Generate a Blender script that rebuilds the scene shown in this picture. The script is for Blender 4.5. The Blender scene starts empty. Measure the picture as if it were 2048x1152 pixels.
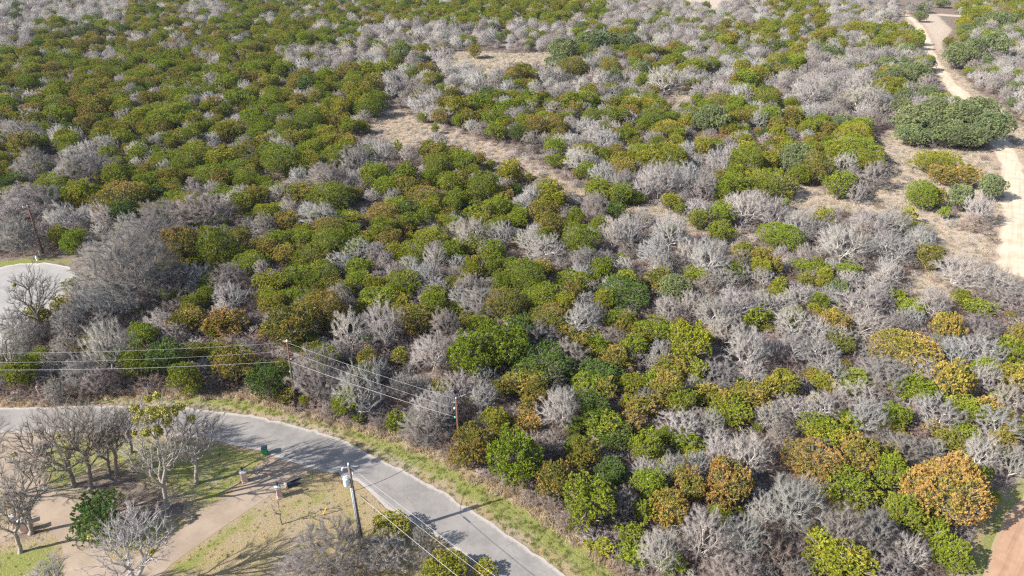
import bpy, bmesh, math, random
import numpy as np
from mathutils import Vector, Matrix
R = math.radians
sc = bpy.context.scene

# ------------------------------------------------------------------ camera, sky, sun, exposure
CAMH, PITCH, FPX, CX, CY = 60.0, R(29.5), 1365.0, 1024.0, 576.0
cam_d = bpy.data.cameras.new('camera'); cam = bpy.data.objects.new('camera', cam_d)
sc.collection.objects.link(cam); sc.camera = cam
cam.location = (0, 0, CAMH); cam.rotation_euler = (R(90) - PITCH, 0, 0)
cam_d.sensor_width = 36; cam_d.lens = 36 * FPX / 2048; cam_d.clip_end = 6000; cam_d.clip_start = 0.5

SUN_AZ, SUN_EL = math.atan2(-.925, -.38), R(35)          # azimuth from +Y towards +X
world = bpy.data.worlds.new('World'); sc.world = world; world.use_nodes = True
wn = world.node_tree; bg = wn.nodes['Background']
sky = wn.nodes.new('ShaderNodeTexSky'); sky.sky_type = 'NISHITA'; sky.sun_disc = False
sky.sun_elevation = SUN_EL; sky.sun_rotation = SUN_AZ % (2 * math.pi)
sky.air_density = 1.0; sky.dust_density = 1.2; sky.ozone_density = 1.0
wn.links.new(sky.outputs[0], bg.inputs[0]); bg.inputs[1].default_value = 0.11
sun_d = bpy.data.lights.new('sun', 'SUN'); sun = bpy.data.objects.new('sun', sun_d); sc.collection.objects.link(sun)
sun_d.energy = 5.0; sun_d.angle = R(0.5); sun_d.color = (1.0, .95, .87)
sdir = Vector((.925 * math.cos(SUN_EL), .38 * math.cos(SUN_EL), -math.sin(SUN_EL)))
sun.rotation_euler = sdir.to_track_quat('-Z', 'Y').to_euler()
sc.view_settings.view_transform = 'Standard'; sc.view_settings.look = 'None'
sc.view_settings.exposure = 1.04; sc.view_settings.gamma = 1
sc.cycles.max_bounces = 6; sc.cycles.diffuse_bounces = 3; sc.cycles.transmission_bounces = 3
sc.cycles.transparent_max_bounces = 4; sc.cycles.use_denoising = False; sc.cycles.filter_width = 1.3

FW = np.array((0, math.cos(PITCH), -math.sin(PITCH))); UP = np.array((0, math.sin(PITCH), math.cos(PITCH)))
def P(px, py, z=0.0):
    """world point at height z that is seen at photo pixel (px,py)"""
    d = FW + (px - CX) / FPX * np.array((1, 0, 0)) - (py - CY) / FPX * UP
    t = (z - CAMH) / d[2]
    return Vector((d[0] * t, d[1] * t, z))
def proj(x, y, z):
    r = np.array((x, y, z - CAMH)); dep = r @ FW
    return CX + FPX * r[0] / dep, CY - FPX * (r @ UP) / dep, dep
def projv(A):
    r = A - np.array((0, 0, CAMH)); dep = r @ FW
    return CX + FPX * r[:, 0] / dep, CY - FPX * (r @ UP) / dep, dep

# ------------------------------------------------------------------ helpers
def link(o): sc.collection.objects.link(o); return o
def np_mesh(name, V, F, mats=(), mi=None, attrs=None, smooth=False):
    """V (n,3); F (m,k) ints all same k, or list of such arrays"""
    Fs = F if isinstance(F, list) else [F]
    me = bpy.data.meshes.new(name)
    V = np.asarray(V, np.float32)
    me.vertices.add(len(V)); me.vertices.foreach_set('co', V.ravel())
    nl = sum(f.size for f in Fs); npoly = sum(len(f) for f in Fs)
    me.loops.add(nl); me.polygons.add(npoly)
    me.loops.foreach_set('vertex_index', np.concatenate([f.ravel() for f in Fs]).astype(np.int32))
    tot = np.concatenate([np.full(len(f), f.shape[1]) for f in Fs])
    st = np.concatenate([[0], np.cumsum(tot)[:-1]])
    me.polygons.foreach_set('loop_start', st.astype(np.int32))
    for m in mats: me.materials.append(m)
    if mi is not None: me.polygons.foreach_set('material_index', np.asarray(mi, np.int32))
    if smooth: me.polygons.foreach_set('use_smooth', np.ones(npoly, bool))
    me.update(calc_edges=True)
    for k, v in (attrs or {}).items():
        a = me.attributes.new(k, 'FLOAT', 'FACE' if len(v) == npoly else 'POINT'); a.data.foreach_set('value', np.asarray(v, np.float32))
    return me
class MB:
    """collects tubes, boxes and lathes into one mesh"""
    def __init__(s): s.v = []; s.f = []
    def tube(s, pts, rad, n=6, cap=True):
        pts = [Vector(p) for p in pts]; b = len(s.v)
        if not hasattr(rad, '__len__'): rad = [rad] * len(pts)
        for i, p in enumerate(pts):
            t = (pts[min(i + 1, len(pts) - 1)] - pts[max(i - 1, 0)]).normalized()
            a = t.orthogonal().normalized() if i == 0 else (a - t * a.dot(t)).normalized()
            c = t.cross(a)
            for k in range(n):
                an = 2 * math.pi * k / n; s.v.append(p + (a * math.cos(an) + c * math.sin(an)) * rad[i])
        for i in range(len(pts) - 1):
            for k in range(n):
                k2 = (k + 1) % n; s.f.append((b + i * n + k, b + i * n + k2, b + (i + 1) * n + k2, b + (i + 1) * n + k))
        if cap:
            s.f.append(tuple(b + k for k in reversed(range(n)))); s.f.append(tuple(b + (len(pts) - 1) * n + k for k in range(n)))
        return s
    def frustum(s, c, w0, d0, w1, d1, h, off=(0, 0)):
        b = len(s.v); x, y, z = c
        for (w, d, zz, o) in ((w0, d0, z, (0, 0)), (w1, d1, z + h, off)):
            for sx, sy in ((-1, -1), (1, -1), (1, 1), (-1, 1)): s.v.append(Vector((x + o[0] + sx * w / 2, y + o[1] + sy * d / 2, zz)))
        s.f += [(b, b + 3, b + 2, b + 1), (b + 4, b + 5, b + 6, b + 7)] + [(b + i, b + (i + 1) % 4, b + 4 + (i + 1) % 4, b + 4 + i) for i in range(4)]
        return s
    def box(s, c, w, d, h): return s.frustum(c, w, d, w, d, h)
    def build(s, name, m, parent=None, smooth=False):
        me = bpy.data.meshes.new(name); me.from_pydata([tuple(v) for v in s.v], [], s.f)
        if m: me.materials.append(m)
        if smooth: me.polygons.foreach_set('use_smooth', [True] * len(me.polygons))
        o = link(bpy.data.objects.new(name, me)); o.parent = parent; return o
def tag(o, label, cat, group=None, kind=None):
    if label: o['label'] = label
    if cat: o['category'] = cat
    if group: o['group'] = group
    if kind: o['kind'] = kind
    return o
def empty(name, loc, label, cat, group=None, rz=0):
    o = link(bpy.data.objects.new(name, None)); o.location = loc; o.rotation_euler = (0, 0, rz); o.empty_display_size = .3
    return tag(o, label, cat, group)

# ------------------------------------------------------------------ materials
def mat(name):
    m = bpy.data.materials.new(name); m.use_nodes = True; nt = m.node_tree
    return m, nt, nt.nodes['Principled BSDF']
def N(nt, t, **kw):
    n = nt.nodes.new(t)
    for k, v in kw.items():
        if k.startswith('i_'):
            n.inputs[int(k[2:]) if k[2:].isdigit() else k[2:]].default_value = v
        else: setattr(n, k, v)
    return n
def L(nt, a, b): nt.links.new(a, b)
def mixc(nt, fac, a, b, blend='MIX'):
    n = nt.nodes.new('ShaderNodeMix'); n.data_type = 'RGBA'; n.blend_type = blend
    for s, v in ((n.inputs[0], fac), (n.inputs[6], a), (n.inputs[7], b)):
        if isinstance(v, (int, float)): s.default_value = v
        elif isinstance(v, tuple): s.default_value = (*v, 1) if len(v) == 3 else v
        else: L(nt, v, s)
    return n.outputs[2]
def math_(nt, op, a, b=None, c=None, clamp=False):
    n = nt.nodes.new('ShaderNodeMath'); n.operation = op; n.use_clamp = clamp
    for i, v in enumerate((a, b, c)):
        if v is None: continue
        if isinstance(v, (int, float)): n.inputs[i].default_value = v
        else: L(nt, v, n.inputs[i])
    return n.outputs[0]
def noise(nt, scale, detail=4, rough=.6, vec=None, dist=0):
    n = N(nt, 'ShaderNodeTexNoise'); n.inputs['Scale'].default_value = scale; n.inputs['Detail'].default_value = detail
    n.inputs['Roughness'].default_value = rough; n.inputs['Distortion'].default_value = dist
    if vec is not None: L(nt, vec, n.inputs['Vector'])
    return n.outputs[0]
def ramp(nt, x, lo, hi):
    n = N(nt, 'ShaderNodeMapRange'); n.interpolation_type = 'SMOOTHSTEP'
    n.inputs[1].default_value = lo; n.inputs[2].default_value = hi; L(nt, x, n.inputs[0]); return n.outputs[0]
def bump(nt, b, h, strength, dist=.1):
    n = N(nt, 'ShaderNodeBump'); n.inputs['Strength'].default_value = strength; n.inputs['Distance'].default_value = dist
    L(nt, h, n.inputs['Height']); L(nt, n.outputs[0], b.inputs['Normal'])
def geo(nt): return N(nt, 'ShaderNodeNewGeometry').outputs['Position']

def simple(name, col, rough=.6, metal=0, var=.25, scale=6):
    m, nt, b = mat(name)
    tc = N(nt, 'ShaderNodeTexCoord').outputs['Object']
    n = noise(nt, scale, 5, .6, tc)
    c = mixc(nt, n, tuple(x * (1 - var) for x in col), tuple(min(1, x * (1 + var)) for x in col))
    L(nt, c, b.inputs['Base Color']); b.inputs['Roughness'].default_value = rough; b.inputs['Metallic'].default_value = metal
    return m

def leaf_material():
    m, nt, b = mat('cedar_leaves')
    def at(n): return N(nt, 'ShaderNodeAttribute', attribute_type='INSTANCER', attribute_name=n)
    tint, tip, rust = at('tint').outputs[0], at('tipc').outputs[0], at('rust').outputs[2]
    fa = N(nt, 'ShaderNodeAttribute', attribute_type='GEOMETRY', attribute_name='tip').outputs[2]
    fv = N(nt, 'ShaderNodeAttribute', attribute_type='GEOMETRY', attribute_name='val').outputs[2]
    # tips coloured where the clump's own number is below the tree's share
    f = math_(nt, 'SUBTRACT', rust, fa); f = ramp(nt, f, -.10, .10)
    c = mixc(nt, f, tint, tip)
    v = math_(nt, 'MULTIPLY_ADD', fv, .75, .62)
    hs = N(nt, 'ShaderNodeHueSaturation'); hs.inputs['Saturation'].default_value = 1.0; L(nt, c, hs.inputs['Color']); L(nt, v, hs.inputs['Value'])
    L(nt, math_(nt, 'MULTIPLY_ADD', fv, .03, .485), hs.inputs['Hue'])
    L(nt, hs.outputs[0], b.inputs['Base Color']); b.inputs['Roughness'].default_value = .6
    b.inputs['Specular IOR Level'].default_value = .25
    tr = N(nt, 'ShaderNodeBsdfTranslucent'); L(nt, hs.outputs[0], tr.inputs[0])
    mx = N(nt, 'ShaderNodeMixShader'); mx.inputs[0].default_value = .3
    L(nt, b.outputs[0], mx.inputs[1]); L(nt, tr.outputs[0], mx.inputs[2]); L(nt, mx.outputs[0], nt.nodes['Material Output'].inputs[0])
    return m
def bark_material():
    m, nt, b = mat('bark')
    t = N(nt, 'ShaderNodeAttribute', attribute_type='INSTANCER', attribute_name='bark').outputs[0]
    tc = N(nt, 'ShaderNodeTexCoord').outputs['Object']
    n = noise(nt, 1.7, 5, .7, tc); n2 = noise(nt, 14, 3, .6, tc)
    v = math_(nt, 'MULTIPLY_ADD', n, .9, .42); v = math_(nt, 'MULTIPLY_ADD', n2, .4, v)
    hs = N(nt, 'ShaderNodeHueSaturation'); L(nt, t, hs.inputs['Color']); L(nt, v, hs.inputs['Value'])
    L(nt, hs.outputs[0], b.inputs['Base Color']); b.inputs['Roughness'].default_value = .85; b.inputs['Specular IOR Level'].default_value = .2
    return m
M_leaf, M_bark = leaf_material(), bark_material()

def ground_material():
    m, nt, b = mat('ground_cover'); p = geo(nt)
    def at(n): return N(nt, 'ShaderNodeAttribute', attribute_type='GEOMETRY', attribute_name=n).outputs[2]
    nb = noise(nt, .09, 6, .65, p); nm = noise(nt, .6, 6, .7, p); nf = noise(nt, 5, 6, .75, p); nff = noise(nt, 22, 4, .7, p)
    litter = mixc(nt, ramp(nt, nm, .35, .65), (.13, .095, .075), (.23, .18, .15))
    litter = mixc(nt, ramp(nt, nf, .45, .7), litter, (.30, .25, .22))
    dry = mixc(nt, ramp(nt, nf, .3, .7), (.30, .22, .115), (.46, .36, .21))
    dry = mixc(nt, ramp(nt, nb, .42, .62), dry, mixc(nt, nf, (.32, .25, .19), (.44, .36, .29)))
    dry = mixc(nt, at('pale'), dry, mixc(nt, ramp(nt, nf, .3, .7), (.38, .30, .235), (.56, .46, .37)))
    green = mixc(nt, ramp(nt, nf, .35, .65), (.14, .19, .030), (.32, .33, .09))
    soil = mixc(nt, ramp(nt, nm, .35, .65), (.33, .215, .15), (.46, .36, .28))
    wob = math_(nt, 'MULTIPLY_ADD', nm, .5, -.25); wob2 = math_(nt, 'MULTIPLY_ADD', nf, .4, -.2)
    w12 = math_(nt, 'ADD', wob, wob2)
    c = mixc(nt, ramp(nt, math_(nt, 'ADD', at('dry'), w12), .38, .62), litter, dry)
    c = mixc(nt, ramp(nt, math_(nt, 'ADD', at('soil'), math_(nt, 'MULTIPLY', w12, 1.4)), .4, .6), c, soil)
    c = mixc(nt, math_(nt, 'MULTIPLY', ramp(nt, math_(nt, 'ADD', at('green'), math_(nt, 'MULTIPLY', w12, 1.6)), .38, .64), .85), c, green)
    c = mixc(nt, math_(nt, 'MULTIPLY', ramp(nt, nff, .3, .75), .45), c, mixc(nt, .5, c, (.08, .07, .04)))
    L(nt, c, b.inputs['Base Color']); b.inputs['Roughness'].default_value = .95; b.inputs['Specular IOR Level'].default_value = .1
    h = math_(nt, 'MULTIPLY_ADD', nf, 1.0, math_(nt, 'MULTIPLY', nff, .4)); bump(nt, b, h, .9, .25)
    return m
def paving(name, ca, cb, speck=.25, crack=True, edge=None, streak=None):
    m, nt, b = mat(name); p = geo(nt)
    nb = noise(nt, .25, 5, .6, p); nm = noise(nt, 1.6, 5, .65, p); nf = noise(nt, 30, 3, .8, p)
    c = mixc(nt, ramp(nt, nb, .35, .65), ca, cb)
    c = mixc(nt, math_(nt, 'MULTIPLY', ramp(nt, nm, .3, .75), .3), c, tuple(min(1, x * 1.22) for x in cb))
    c = mixc(nt, math_(nt, 'MULTIPLY', ramp(nt, nf, .35, .7), speck), c, tuple(x * .55 for x in ca))
    if streak is not None:   # wheel ruts: noise drawn out along the way's direction
        mp = N(nt, 'ShaderNodeMapping', vector_type='TEXTURE'); mp.inputs['Rotation'].default_value = (0, 0, streak); mp.inputs['Scale'].default_value = (20, .9, 1)
        L(nt, p, mp.inputs['Vector']); sn = noise(nt, 1.0, 3, .6, mp.outputs[0])
        c = mixc(nt, math_(nt, 'MULTIPLY', ramp(nt, sn, .47, .62), .32), c, tuple(x * .62 for x in ca))
    if edge:
        e = N(nt, 'ShaderNodeAttribute', attribute_type='GEOMETRY', attribute_name='edge').outputs[2]
        c = mixc(nt, ramp(nt, math_(nt, 'MULTIPLY_ADD', nm, .8, e), .75, 1.2), c, edge)
    if crack:
        v = N(nt, 'ShaderNodeTexVoronoi', feature='DISTANCE_TO_EDGE'); v.inputs['Scale'].default_value = .22
        wv = N(nt, 'ShaderNodeVectorMath', operation='ADD'); L(nt, p, wv.inputs[0])
        nn = N(nt, 'ShaderNodeTexNoise'); nn.inputs['Scale'].default_value = .6; L(nt, p, nn.inputs['Vector'])
        L(nt, nn.outputs[1], wv.inputs[1]); L(nt, wv.outputs[0], v.inputs['Vector'])
        c = mixc(nt, math_(nt, 'MULTIPLY', math_(nt, 'SUBTRACT', 1, ramp(nt, v.outputs[0], 0, .012)), .35), c, tuple(x * .5 for x in ca))
    L(nt, c, b.inputs['Base Color']); b.inputs['Roughness'].default_value = .9; b.inputs['Specular IOR Level'].default_value = .25
    bump(nt, b, nf, .35, .02)
    return m
M_road = paving('chip_seal', (.195, .181, .171), (.265, .245, .228), .3, True, (.36, .325, .29))
M_drive = paving('tan_paving', (.26, .20, .15), (.335, .262, .198), .3, False)
M_sand = paving('caliche', (.46, .355, .25), (.60, .485, .365), .2, False, (.42, .33, .25), R(57))
M_track = paving('pink_dirt', (.33, .19, .115), (.43, .28, .185), .3, False, (.34, .24, .15), math.atan2(*reversed((P(2048, 985) - P(1965, 1152))[:2])))
M_ground = ground_material()
M_wood_dark = simple('pole_wood', (.12, .06, .04), .85, 0, .4, 3)
M_wood_grey = simple('weathered_wood', (.16, .12, .10), .85, 0, .4, 3)
M_metal = simple('grey_metal', (.5, .52, .55), .45, .3, .1)
M_white = simple('pale_enamel', (.72, .78, .82), .35, 0, .05)
M_wire = simple('wire_metal', (.34, .33, .34), .5, .4, .1)
M_cable = simple('black_cable', (.06, .055, .06), .6, 0, .1)
M_glassgreen = simple('insulator_green', (.1, .45, .35), .3, 0, .1)
M_porcelain = simple('porcelain', (.65, .68, .72), .3, 0, .05)
M_stone = simple('pink_stone', (.52, .36, .31), .85, 0, .35, 7)
M_cap = simple('pale_cap_stone', (.42, .41, .40), .7, 0, .15, 8)
M_dark = simple('dark_lantern_metal', (.03, .03, .035), .5, .3, .1)
M_green = simple('green_plastic', (.01, .30, .075), .45, 0, .1)
M_lid = simple('black_plastic', (.02, .03, .04), .5, 0, .1)
M_yellow = simple('yellow_plastic', (.80, .42, .02), .5, 0, .1)
M_conduit = simple('grey_conduit', (.42, .45, .50), .4, .3, .1)
M_concrete = simple('concrete', (.42, .37, .33), .9, 0, .2, 5)
M_pipe = simple('dark_steel_pipe', (.03, .035, .045), .5, .4, .3, 3)
M_blue = simple('blue_plastic', (.03, .10, .30), .4, 0, .1)
M_mistle = simple('mistletoe_leaves', (.32, .29, .045), .6, 0, .4, 2)
M_log = simple('dead_log', (.34, .27, .24), .9, 0, .3, 5)

# ------------------------------------------------------------------ setting: ground and paved surfaces
def PP(s, z=0):
    """photo pixels -> ground polygon"""
    return np.array([P(x, y, z)[:2] for x, y in s])
def sdist(poly, X, Y):
    """signed distance to polygon, positive inside"""
    inside = np.zeros(X.shape, bool); d = np.full(X.shape, 1e9); n = len(poly)
    for i in range(n):
        ax, ay = poly[i]; bx, by = poly[(i + 1) % n]
        if ay != by:
            c = ((ay > Y) != (by > Y)) & (X < (bx - ax) * (Y - ay) / (by - ay) + ax); inside ^= c
        ex, ey = bx - ax, by - ay; t = np.clip(((X - ax) * ex + (Y - ay) * ey) / (ex * ex + ey * ey + 1e-9), 0, 1)
        d = np.minimum(d, np.hypot(X - ax - t * ex, Y - ay - t * ey))
    return np.where(inside, d, -d)
ROAD_UP = [(-900, 855), (-300, 828), (0, 816), (85, 814), (191, 811), (362, 814), (451, 825), (513, 833), (581, 849), (649, 868), (697, 884), (739, 909), (790, 934), (842, 960), (897, 988), (923, 1011), (965, 1034), (1044, 1088), (1119, 1142), (1300, 1270), (1700, 1620)]
ROAD_LO = [(1400, 1700), (1080, 1275), (985, 1152), (905, 1095), (829, 1046), (771, 1016), (746, 990), (715, 963), (664, 946), (620, 935), (545, 912), (519, 901), (495, 897), (444, 884), (400, 876), (300, 868), (150, 864), (0, 866), (-300, 885), (-900, 930)]
TREELINE = [(-300, 800), (0, 797), (85, 803), (130, 806), (200, 785), (330, 782), (480, 785), (560, 800), (600, 818), (700, 842), (800, 868), (870, 900), (920, 922), (960, 950), (1020, 978), (1080, 1012), (1150, 1062), (1220, 1112), (1300, 1165), (1400, 1240), (1700, 1500)]
CULDESAC = [(-300, 560), (-80, 545), (0, 535), (40, 527), (95, 526), (135, 533), (150, 545), (155, 565), (140, 600), (95, 632), (60, 655), (20, 705), (-30, 740), (-300, 740)]
DRIVE1 = [(546, 910), (520, 941), (507, 952), (479, 975), (451, 994), (420, 1016), (376, 1050), (342, 1074), (294, 1106), (262, 1118), (235, 1127), (207, 1095), (160, 1078), (150, 1050), (162, 1013), (148, 1003), (130, 992), (97, 972), (85, 962), (68, 924), (82, 895), (110, 875), (120, 866), (60, 866), (-120, 875), (-200, 960), (0, 984), (20, 1002), (59, 1035), (38, 1048), (-200, 1180), (-200, 1215), (0, 1088), (47, 1062), (66, 1046), (91, 1047), (112, 1070), (123, 1089), (128, 1113), (127, 1152), (120, 1320), (150, 1400), (250, 1230), (321, 1151), (342, 1129), (470, 1038), (503, 1016), (535, 995), (570, 970), (620, 945), (655, 944)]
TRACK = [(2048, 985), (2020, 1020), (1990, 1075), (1965, 1152), (1930, 1320), (2400, 1500), (2400, 800)]
DIRTROAD = [(1385, -25), (1480, -9), (1600, 2), (1700, 13), (1760, 19), (1798, 27), (1826, 45), (1842, 72), (1844, 95), (1852, 115), (1872, 145), (1893, 175), (1910, 200), (1940, 235), (1975, 280), (1990, 305), (2000, 335), (2006, 365), (2010, 395), (2006, 430), (1998, 465), (1990, 500), (1988, 525), (2010, 545), (2090, 570), (2200, 520), (2110, 460), (2062, 400), (2050, 350), (2035, 310), (2010, 270), (1975, 225), (1945, 195), (1908, 162), (1882, 130), (1868, 105), (1862, 80), (1846, 52), (1822, 33), (1795, 20), (1760, 12), (1700, 7), (1600, -3), (1480, -15), (1385, -31)]
FARLANE = [(1700, 7), (1760, 16), (1830, 27), (1900, 33), (1960, 36), (2048, 38), (2200, 40), (2200, 36), (2048, 34), (1960, 32), (1900, 29), (1830, 23), (1760, 12)]
VERGE = ROAD_UP + TREELINE[::-1]
LOT = ROAD_LO[1:] + [(-900, 1500), (300, 2300), (1000, 1500)]
CLEARINGS = [  # dry, open, photo pixels
    [(860, 133), (905, 104), (960, 103), (1020, 108), (1095, 105), (1100, 135), (1060, 153), (1000, 158), (930, 150), (870, 146)],
    [(1300, -12), (1360, -15), (1420, -8), (1500, -10), (1470, 3), (1452, 14), (1420, 23), (1400, 18), (1375, 16), (1350, 3)],
    [(790, 205), (830, 240), (900, 262), (975, 285), (1010, 300), (1060, 320), (1110, 350), (1150, 375), (1210, 395), (1260, 405), (1320, 418), (1390, 450), (1450, 465), (1510, 472), (1505, 492), (1440, 485), (1380, 470), (1310, 440), (1260, 425), (1200, 412), (1140, 400), (1090, 372), (1040, 350), (970, 330), (900, 300), (840, 300), (780, 290), (730, 262), (750, 235)],
    [(1870, 25), (1905, 60), (1885, 85), (1890, 130), (1925, 155), (1955, 185), (2000, 215), (2050, 260), (2300, 330), (2300, 700), (2048, 600), (1960, 590), (1900, 600), (1830, 590), (1790, 570), (1850, 545), (1890, 520), (1885, 490), (1850, 470), (1800, 440), (1740, 425), (1650, 420), (1590, 440), (1570, 420), (1580, 385), (1660, 392), (1740, 390), (1790, 345), (1760, 290), (1785, 262), (1830, 300), (1980, 300), (1960, 260), (1920, 215), (1860, 140), (1835, 90), (1810, 40)],
    [(1560, 340), (1590, 330), (1600, 365), (1690, 395), (1640, 410), (1570, 385)],
    [(1345, 180), (1400, 190), (1350, 205)], [(1340, 200), (1360, 212), (1350, 240), (1335, 235)],
    [(1370, 275), (1420, 290), (1400, 308), (1372, 302)],
]
SOIL = [CLEARINGS[2], [(540, 320), (575, 345), (580, 375), (565, 380), (540, 345)], [(1140, 480), (1170, 470), (1190, 500), (1150, 500)],
        [(1440, 700), (1570, 690), (1600, 740), (1450, 745)], [(720, 965), (760, 1010), (800, 1040), (770, 1040), (735, 1010)],
        [(1230, 505), (1330, 515), (1320, 545), (1250, 535)]]
def axis(a, b, fine, steps):
    out = [0.0]
    while out[-1] < b: out.append(out[-1] + max(fine, out[-1] * steps))
    lo = [0.0]
    while lo[-1] > a: lo.append(lo[-1] - max(fine, -lo[-1] * steps))
    return np.array(sorted(set(lo[1:] + out)))
gx = axis(-1500, 1500, .8, .0085); gy = axis(-120, 4000, .8, .0075)
GX, GY = np.meshgrid(gx, gy); sh = GX.shape
def wfield(polys, soft):
    w = np.full(sh, -1e9)
    for p in polys: w = np.maximum(w, sdist(PP(p), GX, GY))
    return np.clip(.5 + w / (2 * soft), 0, 1)
dry = wfield(CLEARINGS, 4) ; dry = np.maximum(dry, wfield([VERGE, LOT], 1.2))
pale = wfield(CLEARINGS, 4)
inTrack = wfield([[(2048, 940), (2000, 975), (1960, 1040), (1925, 1100), (1890, 1152), (1870, 1300), (2400, 1500), (2400, 800)]], 1.5)
dry = np.maximum(dry, inTrack)
green = .66 * wfield([VERGE], .8) + .60 * inTrack
edgeband = np.exp(-(sdist(PP(VERGE), GX, GY) ** 2) / 1.1); green = green * (1 - .7 * edgeband)
ISLAND = [(540, 905), (444, 884), (300, 870), (110, 868), (70, 924), (85, 965), (150, 1003), (162, 1013), (160, 1075), (235, 1125), (300, 1100), (376, 1050), (507, 952)]
green = np.maximum(green, .58 * wfield([ISLAND, [(40, 1066), (90, 1050), (125, 1095), (127, 1152), (110, 1300), (-400, 1300), (-200, 1200), (0, 1092)], [(0, 960), (20, 1000), (0, 1040), (-200, 1000)]], 1.0))
green = np.maximum(green, .42 * wfield([LOT], 1))
green = np.maximum(green, .75 * wfield([[(-60, 528), (0, 534), (95, 524), (150, 530), (150, 518), (60, 515), (0, 522), (-60, 515)]], .7))
green = np.maximum(green, .72 * wfield([[(80, 900), (130, 880), (180, 930), (150, 985), (110, 980), (85, 950)], [(0, 1110), (60, 1090), (120, 1110), (125, 1152), (-60, 1160)], [(560, 1010), (640, 985), (700, 1000), (640, 1015)], [(55, 690), (130, 690), (140, 735), (90, 745), (50, 730)], [(320, 1150), (380, 1105), (470, 1042), (500, 1025), (520, 1035), (420, 1110), (380, 1152)]], 1.2))
green = np.maximum(green, .45 * wfield([CLEARINGS[0]], 2))
green = np.maximum(green, .40 * wfield([[(1790, 570), (1900, 530), (1990, 545), (1990, 600), (1850, 610)]], 3))
MULCH = [[(150, 955), (215, 935), (270, 945), (330, 985), (395, 1010), (345, 1045), (300, 1040), (240, 1075), (185, 1050), (160, 1010)], [(20, 1045), (75, 1040), (100, 1062), (60, 1085), (10, 1090)], [(560, 935), (600, 950), (560, 975), (520, 985)]]
mul = wfield(MULCH, 1.6); dry = dry * (1 - .75 * mul); green = green * (1 - .62 * mul)
soil = .78 * wfield(SOIL, 2.5)
soil = np.maximum(soil, .55 * np.exp(-np.minimum(0, sdist(PP(DIRTROAD), GX, GY) + 1.5) ** 2 / 4))
soil = np.maximum(soil, .46 * wfield([[(170, 960), (250, 950), (330, 1000), (330, 1040), (240, 1080), (165, 1030)]], 1.5))
soil = np.maximum(soil, .50 * np.exp(-(sdist(PP(TREELINE + [(2300, 600), (1000, 300), (-300, 500)]), GX, GY) ** 2) / 2.0))
ii = np.arange(sh[0] * sh[1]).reshape(sh)
GF = np.stack([ii[:-1, :-1], ii[:-1, 1:], ii[1:, 1:], ii[1:, :-1]], -1).reshape(-1, 4)
GZ = -0.08 * np.clip(sdist(PP(TREELINE + [(2300, 600), (1000, -180), (-300, -180)]), GX, GY), 0, 1) * 0
gme = np_mesh('ground', np.stack([GX, GY, GZ], -1).reshape(-1, 3), GF, (M_ground,), attrs={'dry': dry.ravel(), 'green': green.ravel(), 'soil': soil.ravel(), 'pale': pale.ravel()})
tag(link(bpy.data.objects.new('ground', gme)), 'leaf littered ground with grassy verges and dry clearings', None, kind='structure')

def sheet(name, px, z, m, label, jit=.12, step=.6, edge=False):
    """paved sheet inside the outline, its rim slightly ragged"""
    rnd = random.Random(name); poly = PP(px); pts = []
    for i in range(len(poly)):
        a, b = poly[i], poly[(i + 1) % len(poly)]; n = max(1, min(160, int(np.hypot(*(b - a)) / step)))
        nrm = np.array((b[1] - a[1], a[0] - b[0])) / (np.hypot(*(b - a)) + 1e-9)
        for k in range(n):
            j = rnd.gauss(0, jit) if rnd.random() < .6 else 0
            pts.append(a + (b - a) * k / n + nrm * (j if k else 0))
    pts = np.array(pts)
    me = bpy.data.meshes.new(name); bm = bmesh.new()
    vs = [bm.verts.new((x, y, z)) for x, y in pts]; f = bm.faces.new(vs); f.normal_update()
    if f.normal.z < 0: f.normal_flip()
    bmesh.ops.triangulate(bm, faces=[f], quad_method='BEAUTY', ngon_method='EAR_CLIP')
    if edge:
        for _ in range(4):
            long = [e for e in bm.edges if e.calc_length() > 1.2]
            bmesh.ops.subdivide_edges(bm, edges=long, cuts=1, use_grid_fill=False); bmesh.ops.triangulate(bm, faces=bm.faces[:])
    bm.to_mesh(me); bm.free(); me.materials.append(m)
    co = np.empty(len(me.vertices) * 3, np.float32); me.vertices.foreach_get('co', co); co = co.reshape(-1, 3)
    e = 1 - np.clip(sdist(pts, co[:, 0], co[:, 1]) / .9, 0, 1)
    a = me.attributes.new('edge', 'FLOAT', 'POINT'); a.data.foreach_set('value', e.astype(np.float32))
    return tag(link(bpy.data.objects.new(name, me)), label, None, kind='structure')
sheet('road', ROAD_UP + ROAD_LO, .03, M_road, 'pale grey chip seal road curving through the bottom left', .13, .7, True)
M_turn = paving('pale_chip_seal', (.26, .245, .23), (.325, .31, .295), .25, True, (.42, .39, .35))
sheet('pavement', CULDESAC, .03, M_turn, 'pale grey turning circle at the left edge', .1, .8, True)
sheet('driveway', DRIVE1, .015, M_drive, 'tan looping driveway between the lawns', .015, 1.5)
sheet('dirt_track', TRACK, .02, M_track, 'pinkish dirt track at the lower right corner', .25, 1.2, True)
sheet('dirt_road', DIRTROAD, .02, M_sand, 'cream dirt road winding up the right side', .5, 3, True)
sheet('lane', FARLANE, .03, M_sand, 'cream dirt lane branching off at the top right', .5, 4)
# low concrete kerb at the driveway mouth
k = MB(); k.tube([P(520, 942, .06), P(512, 949, .06), P(528, 932, .06), P(537, 922, .06)][1:], .05, 6)
k.build('kerb', M_concrete); tag(bpy.data.objects['kerb'], 'short pale kerb at the driveway mouth', None, kind='structure')

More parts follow.
